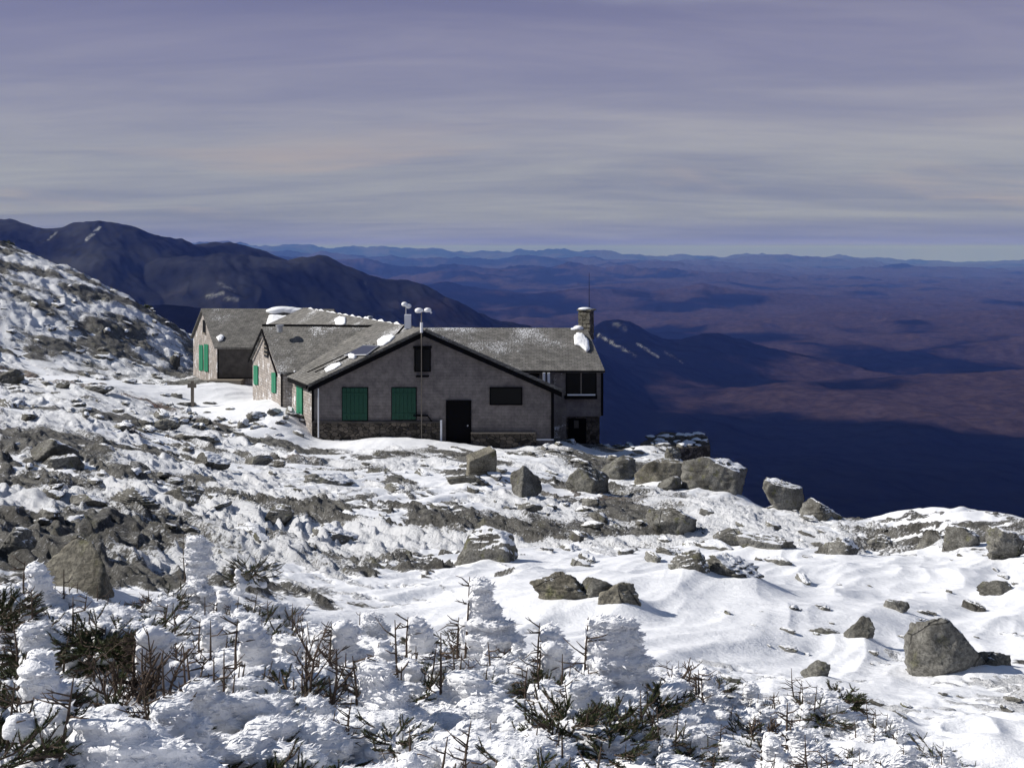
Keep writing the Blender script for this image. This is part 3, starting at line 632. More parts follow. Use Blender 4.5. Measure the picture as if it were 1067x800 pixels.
frect('doorway', 592.5, 611, 436, 466, M_BLACK, -.09, .05, on=dpt, label='lower storey doorway, its inner dark painted black'); frect('sign_plate', 598, 603, 438, 446, M_SIDING_DARK, -.03, .03, on=dpt)  # flat black panel carries the dark of the opening as colour
frect('corner_board', 626.3, 628.6, 387, 433, M_BLACK, .02, .05, on=dpt)
frect('eave_board', 543, 630, 385.6, 387, M_BLACK, .30, .05, on=dpt)
frect('window', 546, 562, 389, 399, M_DARKGLASS, .02, .04, on=dpt, label='dark window under the eave left of the white posts')
for px in (565.3, 570.2): frect('porch_post', px, px + 2.6, 387.5, 403, M_WHITE, .35, .15, on=dpt)
frect('wall_panel', 577, 590, 389, 470, M_RIMEWALL, .02, .04, on=dpt, label='shaded rime crusted wall strip')
# chimney with irregular stones
ch = MB(); cx0, cx1 = 603, 619.5; base_ = P(611, 350, 65.2); wch = .95
rr = random.Random(5); 
core = MB(); core.box((base_.x, base_.y, (-5.6 - 3.78) / 2), (.72, .72, 1.82), Matrix.Rotation(R(-24), 3, 'Z')); chim = part(core, 'chimney', M_MASONRY)
cs = MB(); crot = Matrix.Rotation(R(-24), 3, 'Z')
for iz in range(7):
    for ix in range(3):
        for face in range(2):
            zc = -5.45 + iz * .245 + rr.uniform(-.03, .03); a_ = (ix - 1) * .31 + rr.uniform(-.04, .04)
            sz = (rr.uniform(.24, .32), .12, rr.uniform(.17, .23))
            if face == 0: cs.box(V(base_.x, base_.y, zc) + crot @ V(a_ * .8, -.36, 0), (sz[0] * .8, sz[1], sz[2]), crot)
            else: cs.box(V(base_.x, base_.y, zc) + crot @ V(-.36, a_ * .8, 0), (sz[1], sz[0] * .8, sz[2]), crot)
part(cs, 'facing_stone', M_ROCK_WARM, chim)
cc = MB(); cc.box((base_.x, base_.y, -3.74), (.92, .92, .10), crot); part(cc, 'capstone', M_ROCK_WARM, chim)
for dx_ in (-.38, 0, .38):
    pass
mb = MB(); mb.tube([V(base_.x + .18, base_.y + .1, -3.7), V(base_.x + .18, base_.y + .1, -1.45)], [.022, .012], 6); an = mb.build('whip_antenna', M_BLACK)
tag(an, 'thin black whip antenna rising from the stone chimney', 'antenna')

# snow lying on the roofs: plates following the slope, lumpy outline
def plane3(p0, p1, p2):
    n = (p1 - p0).cross(p2 - p0).normalized(); return p0, n
def ray_plane(px, py, pl):
    d_ = V((px - CX) / F, 1, -(py - HY) / F); s_ = pl[0].dot(pl[1]) / d_.dot(pl[1]); return d_ * s_
def roof_snow(outline, pl, label, th=.14, seed=1):
    n = pl[1] if pl[1].z > 0 else -pl[1]; rg = random.Random(seed)
    pts = [ray_plane(x_, y_, pl) for x_, y_ in outline]; c_ = sum(pts, Vector()) / len(pts)
    dense = []
    for i, p in enumerate(pts):
        q = pts[(i + 1) % len(pts)]
        for k in range(4): dense.append(p.lerp(q, k / 4) + (c_ - p) * rg.uniform(-.07, .07))
    co_s = []; fcs = []; N = len(dense); prof = [(1.0, -.02), (1.0, .45), (.9, .8), (.65, 1.0), (.3, 1.08)]
    for f_, h_ in prof:
        for p in dense: co_s.append(c_ + (p - c_) * f_ + n * (.18 + th * h_ * (1 + rg.uniform(-.2, .2))))
    for r_ in range(len(prof) - 1):
        for i in range(N): j = (i + 1) % N; fcs.append([r_ * N + i, r_ * N + j, (r_ + 1) * N + j, (r_ + 1) * N + i])
    fcs.append([(len(prof) - 1) * N + i for i in range(N)]); fcs.append(list(range(N))[::-1])
    mb = MB(); mb.v = co_s; mb.f = fcs; o = mb.build('roof_snow', M_SNOW, None, True); tag(o, label, 'snow patch', 'snow patches on the hut roofs', 'thing'); return o
plM = plane3(f0, ridge0, f0 + u); plC = plane3(V(*cfl, -6.85), V(-14.7, 62.7, -4.72), V(*cfr, -6.85)); plA = plane3(V(*afl, -7.05), V(-23.45, 79.9, -4.62), V(*afr, -7.05)); plD = plane3(V(*dfl, DE), V(-10, 65.2, -5), V(*dfr, DE))
roof_snow([(598,352),(604,350),(607,351),(613,358),(615,367),(611,369),(605,364),(599,362)], plD, 'white snow patch on the shingles just below the stone chimney', .18, 2)
roof_snow([(340,388),(347,383),(356,381),(358,383),(350,388),(342,391)], plM, 'thin snow strip near the lower edge of the front left roof slope', .08, 3)
roof_snow([(395,359),(402,354),(410,352),(413,354),(409,359),(402,363),(396,365)], plM, 'snow patch on the roof between solar panel and roof tripod', .12, 4)
roof_snow([(275,348),(279,335),(284,331),(296,333),(308,333),(313,330),(315,337),(312,341),(296,342),(281,345)], plA, 'broad snow patch in the roof valley behind the middle gable', .3, 5)
roof_snow([(350,336),(356,333),(362,334),(362,340),(357,343),(351,341)], plM, 'round snow patch below the long sloping roof ridge', .12, 6)
roof_snow([(226,354),(231,351),(234,353),(232,357),(228,358)], plA, 'tiny snow patch on the front edge of the far left roof', .12, 7)
roof_snow([(303,388),(309,386),(312,387),(309,391),(303,392)], plM, 'small snow patch at the corner where middle gable meets the front roof', .10, 8)
roof_snow([(365,374),(369,373),(374,375),(371,377.5),(366,377)], plM, 'small snow patch on the lower edge of the solar panel', .17, 9)
mb = MB()
for px, py, rx in ((288,323,.8),(294,321.5,1.0),(301,322,.8),(308,323,.9),(314,323.5,.7)): mb.ell(P(px, py + 1, 79), (rx, .7, .24), 12, 8)
o = mb.build('ridge_snow', M_SNOW, None, True); tag(o, 'lumpy white snow heap on the highest ridge end of the far wing', 'snow heap', 'snow patches on the hut roofs', 'thing')
mb = MB(); rs_ = [ridge0 + u * (2.0 + i * .35) + V(0, 0, .16 + .05 * math.sin(i * 1.7)) for i in range(56)]
mb.tube([p - V(0, 0, .03) for p in rs_], [.03 + .09 * max(0, math.sin(i * .37) * math.sin(i * 1.3 + 1)) for i in range(56)], 7); o = mb.build('ridge_snow', M_SNOW, None, True); tag(o, 'thin white snow line along the main roof ridge behind the tripod', 'snow line', 'snow patches on the hut roofs', 'thing')
mb = MB()
for px, py in ((592,345),(597,344.5),(603,342)): mb.ell(P(px, py, 65), (.35, .3, .18), 10, 7)
o = mb.build('ridge_snow', M_SNOW, None, True); tag(o, 'snow lumps on the ridge at the foot of the stone chimney', 'snow heap', 'snow patches on the hut roofs', 'thing')
mb = MB(); mb.ell(V(base_.x - .1, base_.y - .1, -3.68), (.42, .42, .10), 12, 7); o = mb.build('chimney_snow', M_SNOW, None, True); tag(o, 'cap of snow on top of the stone chimney', 'snow cap', None, 'thing')
# solar panel
sp = empty('solar_panel', tuple(ray_plane(378, 370, plM))); tag(sp, 'dark blue solar panel lying on the front left roof slope', 'solar panel')
nM = plM[1] if plM[1].z > 0 else -plM[1]; q_ = [ray_plane(x_, y_, plM) + nM * .22 for x_, y_ in ((361,374.5),(384,374),(397,364.5),(381,364))]
mb = MB(); mb.slab(q_, nM * .05); part(mb, 'panel', M_PANEL, sp); mb = MB()
for i in range(4): mb.tube([q_[i] + nM * .03, q_[(i + 1) % 4] + nM * .03], .035, 5)
part(mb, 'frame', M_METAL, sp)
mb = MB(); 
for x0, y0, x1, y1 in ((322,391,384,362),(330,391,392,362),(338,388,370,373)): mb.tube([ray_plane(x0, y0, plM) + nM * .20, ray_plane(x1, y1, plM) + nM * .20], .03, 5)
part(mb, 'roof_rail', M_BLACK)

# weather mast on the front gable and tripod station on the ridge
wm = empty('weather_mast', tuple(fpt(440, 457, .35))); tag(wm, 'tall thin mast with rimed wind cups standing against the front gable', 'weather mast')
mb = MB(); mb.tube([fpt(440, 460, .36), fpt(440, 324, .36)], [.028, .028], 8); part(mb, 'pole', M_WOOD, wm)
mb = MB(); mb.tube([fpt(440, 346, .36), fpt(440, 335.5, .36)], .075, 8); part(mb, 'collar', M_WHITE, wm)
mb = MB(); mb.tube([fpt(435.5, 324, .36), fpt(449, 324, .36)], .03, 6); part(mb, 'crossarm', M_METAL, wm)
for px, py, s_ in ((437.4, 323, .17), (446.5, 322.6, .15)):
    mb = MB(); mb.ell(fpt(px, py, .36), (s_ * 1.3, s_, s_ * .8), 10, 7); mb.ell(fpt(px - 1.6, py + .7, .36), (s_ * .8, s_ * .7, s_ * .6), 8, 6); part(mb, 'wind_cup', M_RIME, wm, True)
mb = MB(); mb.tube([fpt(447.5, 322, .36), fpt(450.5, 326, .36)], .05, 6); part(mb, 'vane', M_RIME, wm)
ts = empty('roof_weather_station', (0, 0, 0)); tb = ridge0 + u * 1.2 + V(0, 0, .25); td = tb.y; ts.location = tb
tag(ts, 'rimed white instrument box on a tripod straddling the hut ridge', 'weather station')
tp = lambda px, py: P(px, py, td)
for px, py in ((411.5, 350.5), (430.5, 348), (424, 347.5)):
    mb = MB(); mb.tube([tp(424.5, 336), tp(px, py) + V(0, .4 if px == 424 else 0, 0)], .05, 6); part(mb, 'leg', M_BLACK, ts)
mb = MB(); mb.box(tp(425, 335), (.34, .3, .75)); mb.box(tp(423.6, 331), (.2, .34, .3)); bx = part(mb, 'instrument_box', M_RIME, ts)
mb = MB(); mb.tube([tp(423, 331), tp(423, 319)], .03, 6); part(mb, 'pole', M_METAL, ts)
for px, py in ((421.5, 317), (425.5, 319)):
    mb = MB(); mb.ell(tp(px, py), (.17, .14, .13), 10, 7); part(mb, 'wind_cup', M_RIME, ts, True)
vb = MB(); vp = P(385.5, 338, 64.5); vb.tube([vp, vp + V(0, 0, .42)], .05, 7); vb.ell(vp + V(0, 0, .44), (.2, .15, .1), 9, 6); vb.ell(vp + V(0, 0, .1), (.12, .12, .2), 9, 6); tag(vb.build('roof_vent', M_METAL, None, True), 'small rimed vent cap on the main ridge left of the tripod', 'roof vent')

# ------------------------------------------------------------------ boulders
def rock_mesh(name, seed, dims, mat, planes=13, sub=4, rough=.05, sharp=.985, top=None, strata=0.0, topd=.55):
    rg = np.random.default_rng(seed)
    bm = bmesh.new(); bmesh.ops.create_icosphere(bm, subdivisions=sub, radius=1); v = np.array([p.co[:] for p in bm.verts]); f = [[q.index for q in p.verts] for p in bm.faces]; bm.free()
    n = rg.normal(size=(planes, 3)) if isinstance(planes, int) else np.array(planes, float); planes = len(n); n /= np.linalg.norm(n, axis=1)[:, None]; n = np.concatenate([n, [[0, 0, -1]]]); dd = np.concatenate([rg.uniform(.62, 1.0, planes), [.7]])
    if top is not None:
        n = np.concatenate([n, [np.array(top) / np.linalg.norm(top)]]); dd = np.append(dd, topd)
    dot = v @ n.T; r = np.where(dot > .05, dd / np.maximum(dot, .05), 9)
    k = 30; r = -np.log(np.exp(-k * np.minimum(r, 2.2)).sum(1)) / k
    v = v * np.clip(r, .2, 1.35)[:, None]
    s = seed * 3.7
    rough = rough * 1.55
    v = v * (1 + rough * (noise3(v * 1.7 + s, seed) + .55 * noise3(v * 4.1 + s, seed + 1) + .32 * noise3(v * 9.3 + s, seed + 2)))[:, None]
    if strata: v[:, 2] += 0; v[:, :2] *= (1 + strata * np.sign(perlin(v[:, 2] * 6 + s, v[:, 2] * 0 + seed, seed)))[:, None] ** 1
    lo = v.min(0); hi = v.max(0); v = (v - (lo + hi) / 2) / (hi - lo); v[:, 2] += .5
    return mesh_np(name, v * np.array(dims), np.array(f), mat, True)
N_ROCK = 0
def boulder(x0, x1, y0, y1, label, mat=None, seed=None, depth=.85, yaw=0.0, planes=13, rough=.05, sub=5, bury=.14, group='large boulders on the snowy slope', name='boulder', top=None, cat='boulder', tilt=0, strata=0, topd=.55):
    global N_ROCK; N_ROCK += 1; seed = seed or 100 + N_ROCK
    if x1 < 380 and mat is not M_ROCK_WARM: y0 = y0 + (y1 - y0) * .25; mat = mat if mat is M_ROCK_SNOWY else M_ROCK
    p = at((x0 + x1) / 2, y1 - 1.0); w = (x1 - x0) / F * p.y; h = (y1 - y0) / F * p.y * (1 + bury)
    me = rock_mesh(name, seed, (w, w * depth, h), mat or M_ROCK, planes, sub, rough, top=top, strata=strata, topd=topd)
    o = link(name, me, None, (p.x, p.y + w * depth * .42, p.z - h * bury)); o.rotation_euler = (0, tilt, yaw)
    o.location.z = min(o.location.z, zpix(y0, p.y + w * depth * .42) - h + .02)
    PENDING.append((o.location.x + w * .12, o.location.y - w * .05, max(w * .6, .25), min(h, w) * .20)); tag(o, label, cat, group); return o
boulder(485,516,467,498,'squared upright grey boulder like a cut block below the hut doorway',M_ROCK_WARM,11,.7,.3,[(1,.05,0),(-1,.08,0),(0,1,.1),(.05,-1,.06)],.022,top=(-.28,-.1,1),bury=.1)
boulder(464,512,494,508,'low flat grey slab lying at the foot of the squared block',M_ROCK_BARE,12,.7,.1,12,.05)
boulder(533,567,485,521,'rounded upright dark boulder between the squared block and the broad dark boulder',M_ROCK,14,.8,.5,12,.06)
boulder(589,638,486,516,'broad dark boulder with a sloping right side in the row below the hut corner',M_ROCK_BARE,15,.8,.2,11,.06,top=(.5,-.3,1))
boulder(622,665,476,502,'dark pointed slab boulder tilting left beside the pale flat boulders',M_ROCK_BARE,16,.8,-.3,10,.05,top=(-.7,-.2,1))
boulder(662,722,479,506,'long pale grey flat topped boulder left of the biggest rock',M_ROCK_WARM,17,.55,.0,11,.04,top=(.05,0,1))
boulder(712,783,475,514,'biggest pale boulder on the rim with a reddish dark cleft',M_ROCK,18,.6,-.15,10,.06,top=(.42,-.1,1))
boulder(693,712,466,484,'small grey boulder perched between the two large pale rim boulders',M_ROCK_BARE,19,.9,.2,9,.05)
boulder(683,714,496,512,'low dark boulder in front of the biggest rim boulder',M_ROCK_BARE,20,.8,.2,11,.05)
boulder(797,840,499,533,'squarish dark boulder standing alone on the rim above the valley',M_ROCK,23,.75,.35,8,.05,top=(.1,-.1,1))
boulder(838,880,520,545,'dark snow streaked slab sloping down right of the lone squarish boulder',M_ROCK_SNOWY,24,.8,.2,10,.06,top=(.8,0,1))
boulder(471,543,552,592,'pale grey boulder half covered with a snow patch in the mid slope',M_ROCK_CAPPED,25,.7,.2,12,.06,top=(-.5,-.45,1))
boulder(552,622,601,634,'long layered brown outcrop boulder sticking out of the deep snow',M_ROCK_WARM,26,.6,-.1,13,.07,strata=.04)
boulder(600,668,603,634,'flat top slab of the layered outcrop in deep snow',M_ROCK_BARE,27,.5,.1,12,.05,strata=.04)
boulder(622,671,609,644,'cracked upright right end block of the layered outcrop',M_ROCK_WARM,28,.7,.35,9,.07)
boulder(679,731,529,560,'angular grey boulder with a dark shaded right face below the biggest rim boulder',M_ROCK,29,.8,.4,9,.06,top=(-.4,-.2,1))
boulder(742,782,550,574,'low wedge shaped grey boulder amid broken rocks right of centre',M_ROCK,30,.8,.2,10,.05,top=(-.5,0,1))
boulder(738,800,578,609,'dark jagged outcrop strips poking from the snow bank',M_ROCK_SNOWY,31,.7,-.25,14,.09,top=(.6,-.2,1),strata=.05)
boulder(698,742,574,600,'brown jagged outcrop beside the bright hollow in the snow',M_ROCK_SNOWY,32,.7,.25,12,.08)
boulder(953,1042,640,713,'largest foreground boulder with snow streaks on its crest at the right',M_ROCK,33,.8,.1,12,.05,top=(.75,-.1,.75),bury=.05)
boulder(1015,1064,680,703,'low dark rock tucked against the right side of the largest foreground boulder',M_ROCK_BARE,34,.7,.1,10,.05)
boulder(879,917,644,671,'dark rounded pyramid boulder left of the largest foreground boulder',M_ROCK_BARE,35,.8,.2,9,.05)
boulder(846,882,658,668,'flat thin slab beside the dark pyramid boulder',M_ROCK_BARE,36,.7,.1,9,.05)
boulder(927,953,627,643,'small round grey boulder alone in smooth snow above the dark pyramid boulder',M_ROCK,37,.9,.2,14,.05)
boulder(984,1032,547,575,'brown rounded boulder nestled in snow by the right rim',M_ROCK,38,.8,.1,13,.05)
boulder(960,988,553,574,'smaller dark boulder touching the brown rounded boulder by the right rim',M_ROCK,39,.8,.4,9,.05)
boulder(1032,1075,548,590,'stacked snowy ledge rocks at the right edge below the rim',M_ROCK_SNOWY,40,.8,.3,12,.08,strata=.06)
boulder(1025,1070,608,624,'flat brown slabs at the right edge in smooth snow',M_ROCK_BARE,41,.8,.1,11,.06)
boulder(836,868,690,709,'small flat grey rock poking through snow near the green spruce tuft',M_ROCK_BARE,42,.8,.1,10,.05)
boulder(270,304,521,546,'round dark boulder alone on the left slope above the streaked ledges',M_ROCK_BARE,43,.85,.2,15,.05)
boulder(12,112,563,626,'wide tilted brown slab at the left above the snowy shrubs',M_ROCK_WARM,44,.8,-.1,7,.04,top=(-.1,-.75,.65),topd=.22)
boulder(-8,30,540,580,'dark block at the left edge behind the wide tilted slab',M_ROCK_BARE,45,.8,.2,10,.06)
boulder(45,62,494,513,'small dark pointed rock standing upright on the left slope',M_ROCK_BARE,46,.9,.2,8,.06)
boulder(16,74,447,482,'long dark olive boulder low on the left slope',M_ROCK_BARE,47,.7,-.2,12,.06)
boulder(46,84,468,492,'black shaded boulder under the long dark olive boulder',M_ROCK_BARE,48,.7,.2,11,.06)
boulder(-5,22,378,402,'dark boulder at the left edge under the stony hill',M_ROCK_BARE,49,.8,.2,11,.06)
boulder(198,238,466,487,'dark grey boulder with a snowy right flank below the drift',M_ROCK_SNOWY,50,.7,.1,10,.06)
boulder(250,282,469,486,'smooth dark boulder pointing right below the snow drift',M_ROCK_BARE,51,.7,-.1,10,.05)
boulder(313,368,486,506,'low pale grey rocks in front of the hut left corner',M_ROCK_SNOWY,52,.7,.1,12,.07)
boulder(322,372,541,565,'shaded blue grey ledge with a snowy top left of centre',M_ROCK_SNOWY,53,.8,.2,12,.08)
boulder(160,212,500,522,'olive streaked ledge rock on the left slope',M_ROCK_BARE,54,.5,-.5,11,.06)
boulder(100,172,503,526,'long narrow olive ledge dipping right on the left slope',M_ROCK_BARE,55,.4,-.6,11,.06,strata=.05)
boulder(66,112,511,527,'low olive ledge left of the long narrow ledge',M_ROCK_BARE,56,.6,-.3,11,.06)
boulder(170,226,448,462,'brown flat boulder among the scree by the signpost',M_ROCK_BARE,57,.7,.1,12,.07)
boulder(84,116,398,410,'brown low boulder beside the trail under the stony hill',M_ROCK_BARE,58,.7,.1,12,.07)
boulder(56,72,395,406,'dark small boulder left of the brown low trail boulder',M_ROCK_BARE,59,.8,.1,11,.07)
boulder(852,900,560,583,'grey snow dusted rocks in front of the rim dip',M_ROCK_SNOWY,60,.8,.2,12,.08)
boulder(905,938,556,574,'low snowy brown rocks at the dip of the rim',M_ROCK_SNOWY,61,.8,.2,12,.08)
boulder(770,836,556,578,'flat olive slab amid broken snowy rocks under the lone rim boulder',M_ROCK,62,.6,-.1,12,.06,top=(.1,-.2,1))

SKIRTS += PENDING
az = np.concatenate([np.linspace(-180, -36, 60)[:-1], np.linspace(-36, 36, 1080), np.linspace(36, 180, 60)[1:]]) * math.pi / 180
rs = np.concatenate([np.linspace(.05, 2.4, 18)[:-1], np.exp(np.linspace(math.log(2.4), math.log(16), 330)), np.exp(np.linspace(math.log(16.1), math.log(140), 560)), np.exp(np.linspace(math.log(142), math.log(300), 30))])
X, Y, fc = polar_grid(az, rs)
Z, cover, rimed, hill = surf(X, Y)
moss = np.zeros_like(X)
for px, dd, s_, a in [(140,60,5,1.0),(250,57,4,.5),(145,44,1.2,1.6),(330,45,1.5,1.0),(90,66,6,.7),(700,45,2,.6),(610,38,2,.4)]:
    moss += a * np.exp(-(((X - (px - CX) / F * dd) / s_) ** 2 + ((Y - dd) / (s_ * .6)) ** 2))
g_me = mesh_np('mountain_ground', np.stack([X, Y, Z], 1), fc, M_GROUND, True, {'cover': cover, 'rime': rimed, 'moss': np.clip(moss, 0, 1)})
tag(link('ground', g_me), kind='structure')

# snowy dry stone platform on the rim
pf = empty('stone_platform'); pp = at(702, 474, 50); pd = pp.y + 2.5; pf.location = P(702, 462, pd); tag(pf, 'flat dry stone platform heaped with snowy rocks on the rim', 'stone platform')
mb = MB(); q_ = [P(667, 457, pd), P(690, 469, pd - 2.2), P(740, 468, pd - .6), P(737, 462, pd + 2.5), P(690, 450, pd + 4)]; q_ = [V(p.x, p.y, zpix(462, pd)) for p in q_]; mb.slab([p - V(0, 0, 2.6) for p in q_], V(0, 0, 2.6))
part(mb, 'retaining_wall', M_MASONRY, pf)
rg = random.Random(3); 
for i in range(22):
    px = rg.uniform(672, 735); dd = pd + rg.uniform(-1.0, 2.6); w = rg.uniform(.45, 1.0)
    me = rock_mesh('rubble', 300 + i % 5, (w, w * .8, w * .34), M_ROCK_CAPPED, 10, 3, .06); o = link('rubble', me, pf); o.location = V((px - CX) / F * dd, dd, zpix(462, pd) - .08) - pf.location; o.rotation_euler = (0, 0, rg.uniform(0, 6))

# loose stones: a few shapes copied
protos = [rock_mesh('loose_stone', 400 + i, (1, .55 + .1 * (i % 3), .22 + .06 * (i % 4)), (M_ROCK_SNOWY, M_ROCK, M_ROCK_SNOWY)[i % 3], 7 + i // 2, 4, .09) for i in range(7)]
def scatter(n, px0, px1, py0, py1, w0, w1, label, group, seed, sel=None):
    rg = random.Random(seed)
    for i in range(n):
        p = at(rg.uniform(px0, px1), rg.uniform(py0, py1)); w = rg.uniform(w0, w1) * (.6 + .8 * rg.random() ** 2)
        o = link('loose_stone', protos[rg.choice(sel or range(7))]); o.location = p - V(0, 0, .10 * w); o.scale = (w, w, w * rg.uniform(.7, 1.2)); o.rotation_euler = (rg.uniform(-.2, .2), rg.uniform(-.2, .2), -.9 + rg.gauss(0, .5))
        tag(o, label, 'stone', group)
scatter(70, 120, 330, 420, 455, .5, 1.3, 'dark brown stone in the scree strip between signpost and hut drift', 'scree stones below the signpost', 1, (0, 3, 6, 1))
scatter(40, 0, 200, 390, 440, .5, 1.3, 'dark stone lying on the snowy flat under the stony hill', 'stones under the hill', 2)
scatter(40, 0, 200, 285, 385, .6, 1.5, 'small dark stone on the rimed hillside at the left', 'stones on the hillside', 3)
scatter(38, 380, 640, 472, 540, .3, .9, 'small grey stone in the trodden snow below the hut', 'stones below the hut', 4)
scatter(40, 560, 860, 520, 590, .3, .9, 'broken grey stone on the snowy slope under the rim boulders', 'stones under the rim boulders', 5)
scatter(32, 565, 700, 456, 482, .4, 1.2, 'dark shaded rubble stone at the foot of the two storey end', 'rubble behind the hut corner', 6, (0, 1, 3))
scatter(30, 700, 1067, 548, 640, .12, .5, 'small stone poking from the smooth snow at the right', 'stones in the right snowfield', 7)
scatter(44, 760, 1067, 630, 760, .06, .22, 'fist sized stone poking from snow near the largest foreground boulder', 'small stones by the big boulder', 8)
scatter(40, 0, 330, 455, 560, .3, .8, 'dark stone among the rimed ledges of the left slope', 'stones on the left ledges', 9)

# ------------------------------------------------------------------ wooden signpost, cairn
sp_ = at(200.5, 425, 50); sg = empty('signpost', tuple(sp_)); tag(sg, 'weathered wooden trail signpost with a cross board in front of the snow drift', 'signpost'); hh_ = 27 / F * sp_.y
mb = MB(); mb.box((sp_.x, sp_.y, sp_.z + hh_ / 2 - .15), (.16, .14, hh_ + .3)); part(mb, 'post', M_WOOD, sg)
mb = MB(); mb.box((sp_.x, sp_.y - .1, sp_.z + hh_ * .82), (.52, .05, .26)); part(mb, 'sign_board', M_WOOD, sg)
cp_ = at(183, 384, 70); mb = rock_mesh('cairn', 77, (.9, .8, 1.5), M_ROCK_SNOWY, 12, 4, .1); tag(link('cairn', mb, None, cp_ - V(0, 0, .2)), 'white rime covered cairn at the foot of the stony hill', 'cairn')

# ------------------------------------------------------------------ rimed krummholz
def remesh(mb, voxel, name, mat, rib=.012, seed=0):
    me = mb.mesh('tmp', None, True); o = bpy.data.objects.new('tmp', me); C.objects.link(o)
    md = o.modifiers.new('r', 'REMESH'); md.mode = 'VOXEL'; md.voxel_size = voxel
    dg = bpy.context.evaluated_depsgraph_get(); e = o.evaluated_get(dg); m2 = bpy.data.meshes.new_from_object(e)
    bpy.data.objects.remove(o); bpy.data.meshes.remove(me)
    n = len(m2.vertices); co = np.empty(n * 3, np.float32); m2.vertices.foreach_get('co', co); nr = np.empty(n * 3, np.float32); m2.vertices.foreach_get('normal', nr)
    co = co.reshape(-1, 3).astype(float); nr = nr.reshape(-1, 3)
    q = co * np.array([3.2, 6, 22]) + seed * 5.3; q2 = co * np.array([10, 16, 42]) + seed
    dsp = rib * (noise3(q, seed) + .55 * noise3(q2, seed + 3)) + rib * 1.4 * noise3(co * 5.0 + seed, seed + 4) + rib * .5 * noise3(co * 17 + seed, seed + 6)
    co = co + nr * dsp[:, None]
    m2.vertices.foreach_set('co', co.astype(np.float32).ravel()); m2.name = name
    m2.polygons.foreach_set('use_smooth', [True] * len(m2.polygons)); m2.materials.clear(); m2.materials.append(mat); m2.update(); return m2
def feathered(me, n, seed, L=(.014, .040)):
    """rime feathers growing to the right and outwards all over a rime crust"""
    rg = np.random.default_rng(seed); nv = len(me.vertices); co = np.empty(nv * 3, np.float32); me.vertices.foreach_get('co', co); nr = np.empty(nv * 3, np.float32); me.vertices.foreach_get('normal', nr)
    co = co.reshape(-1, 3).astype(float); nr = nr.reshape(-1, 3).astype(float)
    nf = len(me.polygons); tot = np.empty(nf, np.int32); me.polygons.foreach_get('loop_total', tot); li = np.empty(len(me.loops), np.int32); me.loops.foreach_get('vertex_index', li)
    faces = []; p_ = 0
    quads = li.reshape(-1, 4) if (tot == 4).all() else None
    idx = rg.integers(0, nv, n); c = co[idx]; m_ = nr[idx]
    d = m_ * rg.uniform(.25, .8, (n, 1)) + np.array([.85, -.05, .10]) + rg.normal(0, .22, (n, 3)); ok = (d * m_).sum(1) > .02; d = d[ok]; c = c[ok]; m_ = m_[ok]; n = len(d)
    d /= np.linalg.norm(d, axis=1)[:, None]; a = np.cross(d, rg.normal(0, 1, (n, 3))); a /= np.linalg.norm(a, axis=1)[:, None] + 1e-9; b_ = np.cross(d, a)
    ln = rg.uniform(*L, (n, 1)); w = ln * rg.uniform(.22, .4, (n, 1)); c = c - m_ * .004
    V_ = np.stack([c + a * w, c + b_ * w * .6, c - a * w, c - b_ * w * .6, c + d * ln], 1).reshape(-1, 3)
    o_ = np.arange(n)[:, None] * 5; T = np.concatenate([o_ + np.array([[0, 1, 4]]), o_ + np.array([[1, 2, 4]]), o_ + np.array([[2, 3, 4]]), o_ + np.array([[3, 0, 4]])])
    me2 = bpy.data.meshes.new(me.name); AV = np.concatenate([co, V_]); me2.vertices.add(len(AV)); me2.vertices.foreach_set('co', AV.astype(np.float32).ravel())
    li2 = np.concatenate([li, (T + nv).ravel().astype(np.int32)]); st0 = np.concatenate([[0], np.cumsum(tot)[:-1]]); st1 = len(li) + np.arange(len(T)) * 3
    me2.loops.add(len(li2)); me2.loops.foreach_set('vertex_index', li2); me2.polygons.add(nf + len(T)); me2.polygons.foreach_set('loop_start', np.concatenate([st0, st1]).astype(np.int32))
    me2.polygons.foreach_set('use_smooth', np.concatenate([np.ones(nf, bool), np.zeros(len(T), bool)])); me2.update(calc_edges=True); me2.validate(); me2.materials.append(me.materials[0]); return me2
def branch(mb, p, d, L, r, rg, depth=0, bend=.25, kids=3, wind=.25):
    pts = [p]; rad = [r]; n = 5; q = p.copy(); dv = d.normalized()
    for i in range(n):
        dv = (dv + Vector((rg.uniform(-bend, bend) + wind * .12, rg.uniform(-bend, bend), rg.uniform(-.1, .2)))).normalized(); q = q + dv * L / n; pts.append(q.copy()); rad.append(r * (1 - .8 * (i + 1) / n) + .0012)
    mb.tube(pts, rad, 5, True); tips = [pts[-1]]
    if depth < 2:
        for k in range(kids):
            i = rg.randint(1, n - 1); an = rg.uniform(0, 6.28); sd = Vector((math.cos(an), math.sin(an), rg.uniform(.1, .9))).normalized()
            tips += branch(mb, pts[i], (dv * .5 + sd).normalized(), L * rg.uniform(.25, .5), rad[i] * .6, rg, depth + 1, bend, max(1, kids - 1), wind)
    return tips
def spray(nm, wd, p, d, L, rg, dens=95, nl=.013):
    d = d.normalized(); q = p + d * L; wd.tube([p, p.lerp(q, .5) + Vector((0, 0, -.01)), q], [.004, .003, .0015], 4, False)
    a = d.orthogonal().normalized(); b = d.cross(a)
    for i in range(int(dens * L / .14)):
        t_ = rg.uniform(.05, 1.03); an = rg.uniform(0, 6.28); o_ = (a * math.cos(an) + b * math.sin(an)); c_ = p + d * L * t_
        tip = c_ + (o_ * .8 + d * .75).normalized() * nl * rg.uniform(.7, 1.25); sd = d.cross(o_).normalized() * .0016
        n = len(nm.v); nm.v += [c_ - sd, c_ + sd, tip]; nm.f.append([n, n + 1, n + 2])
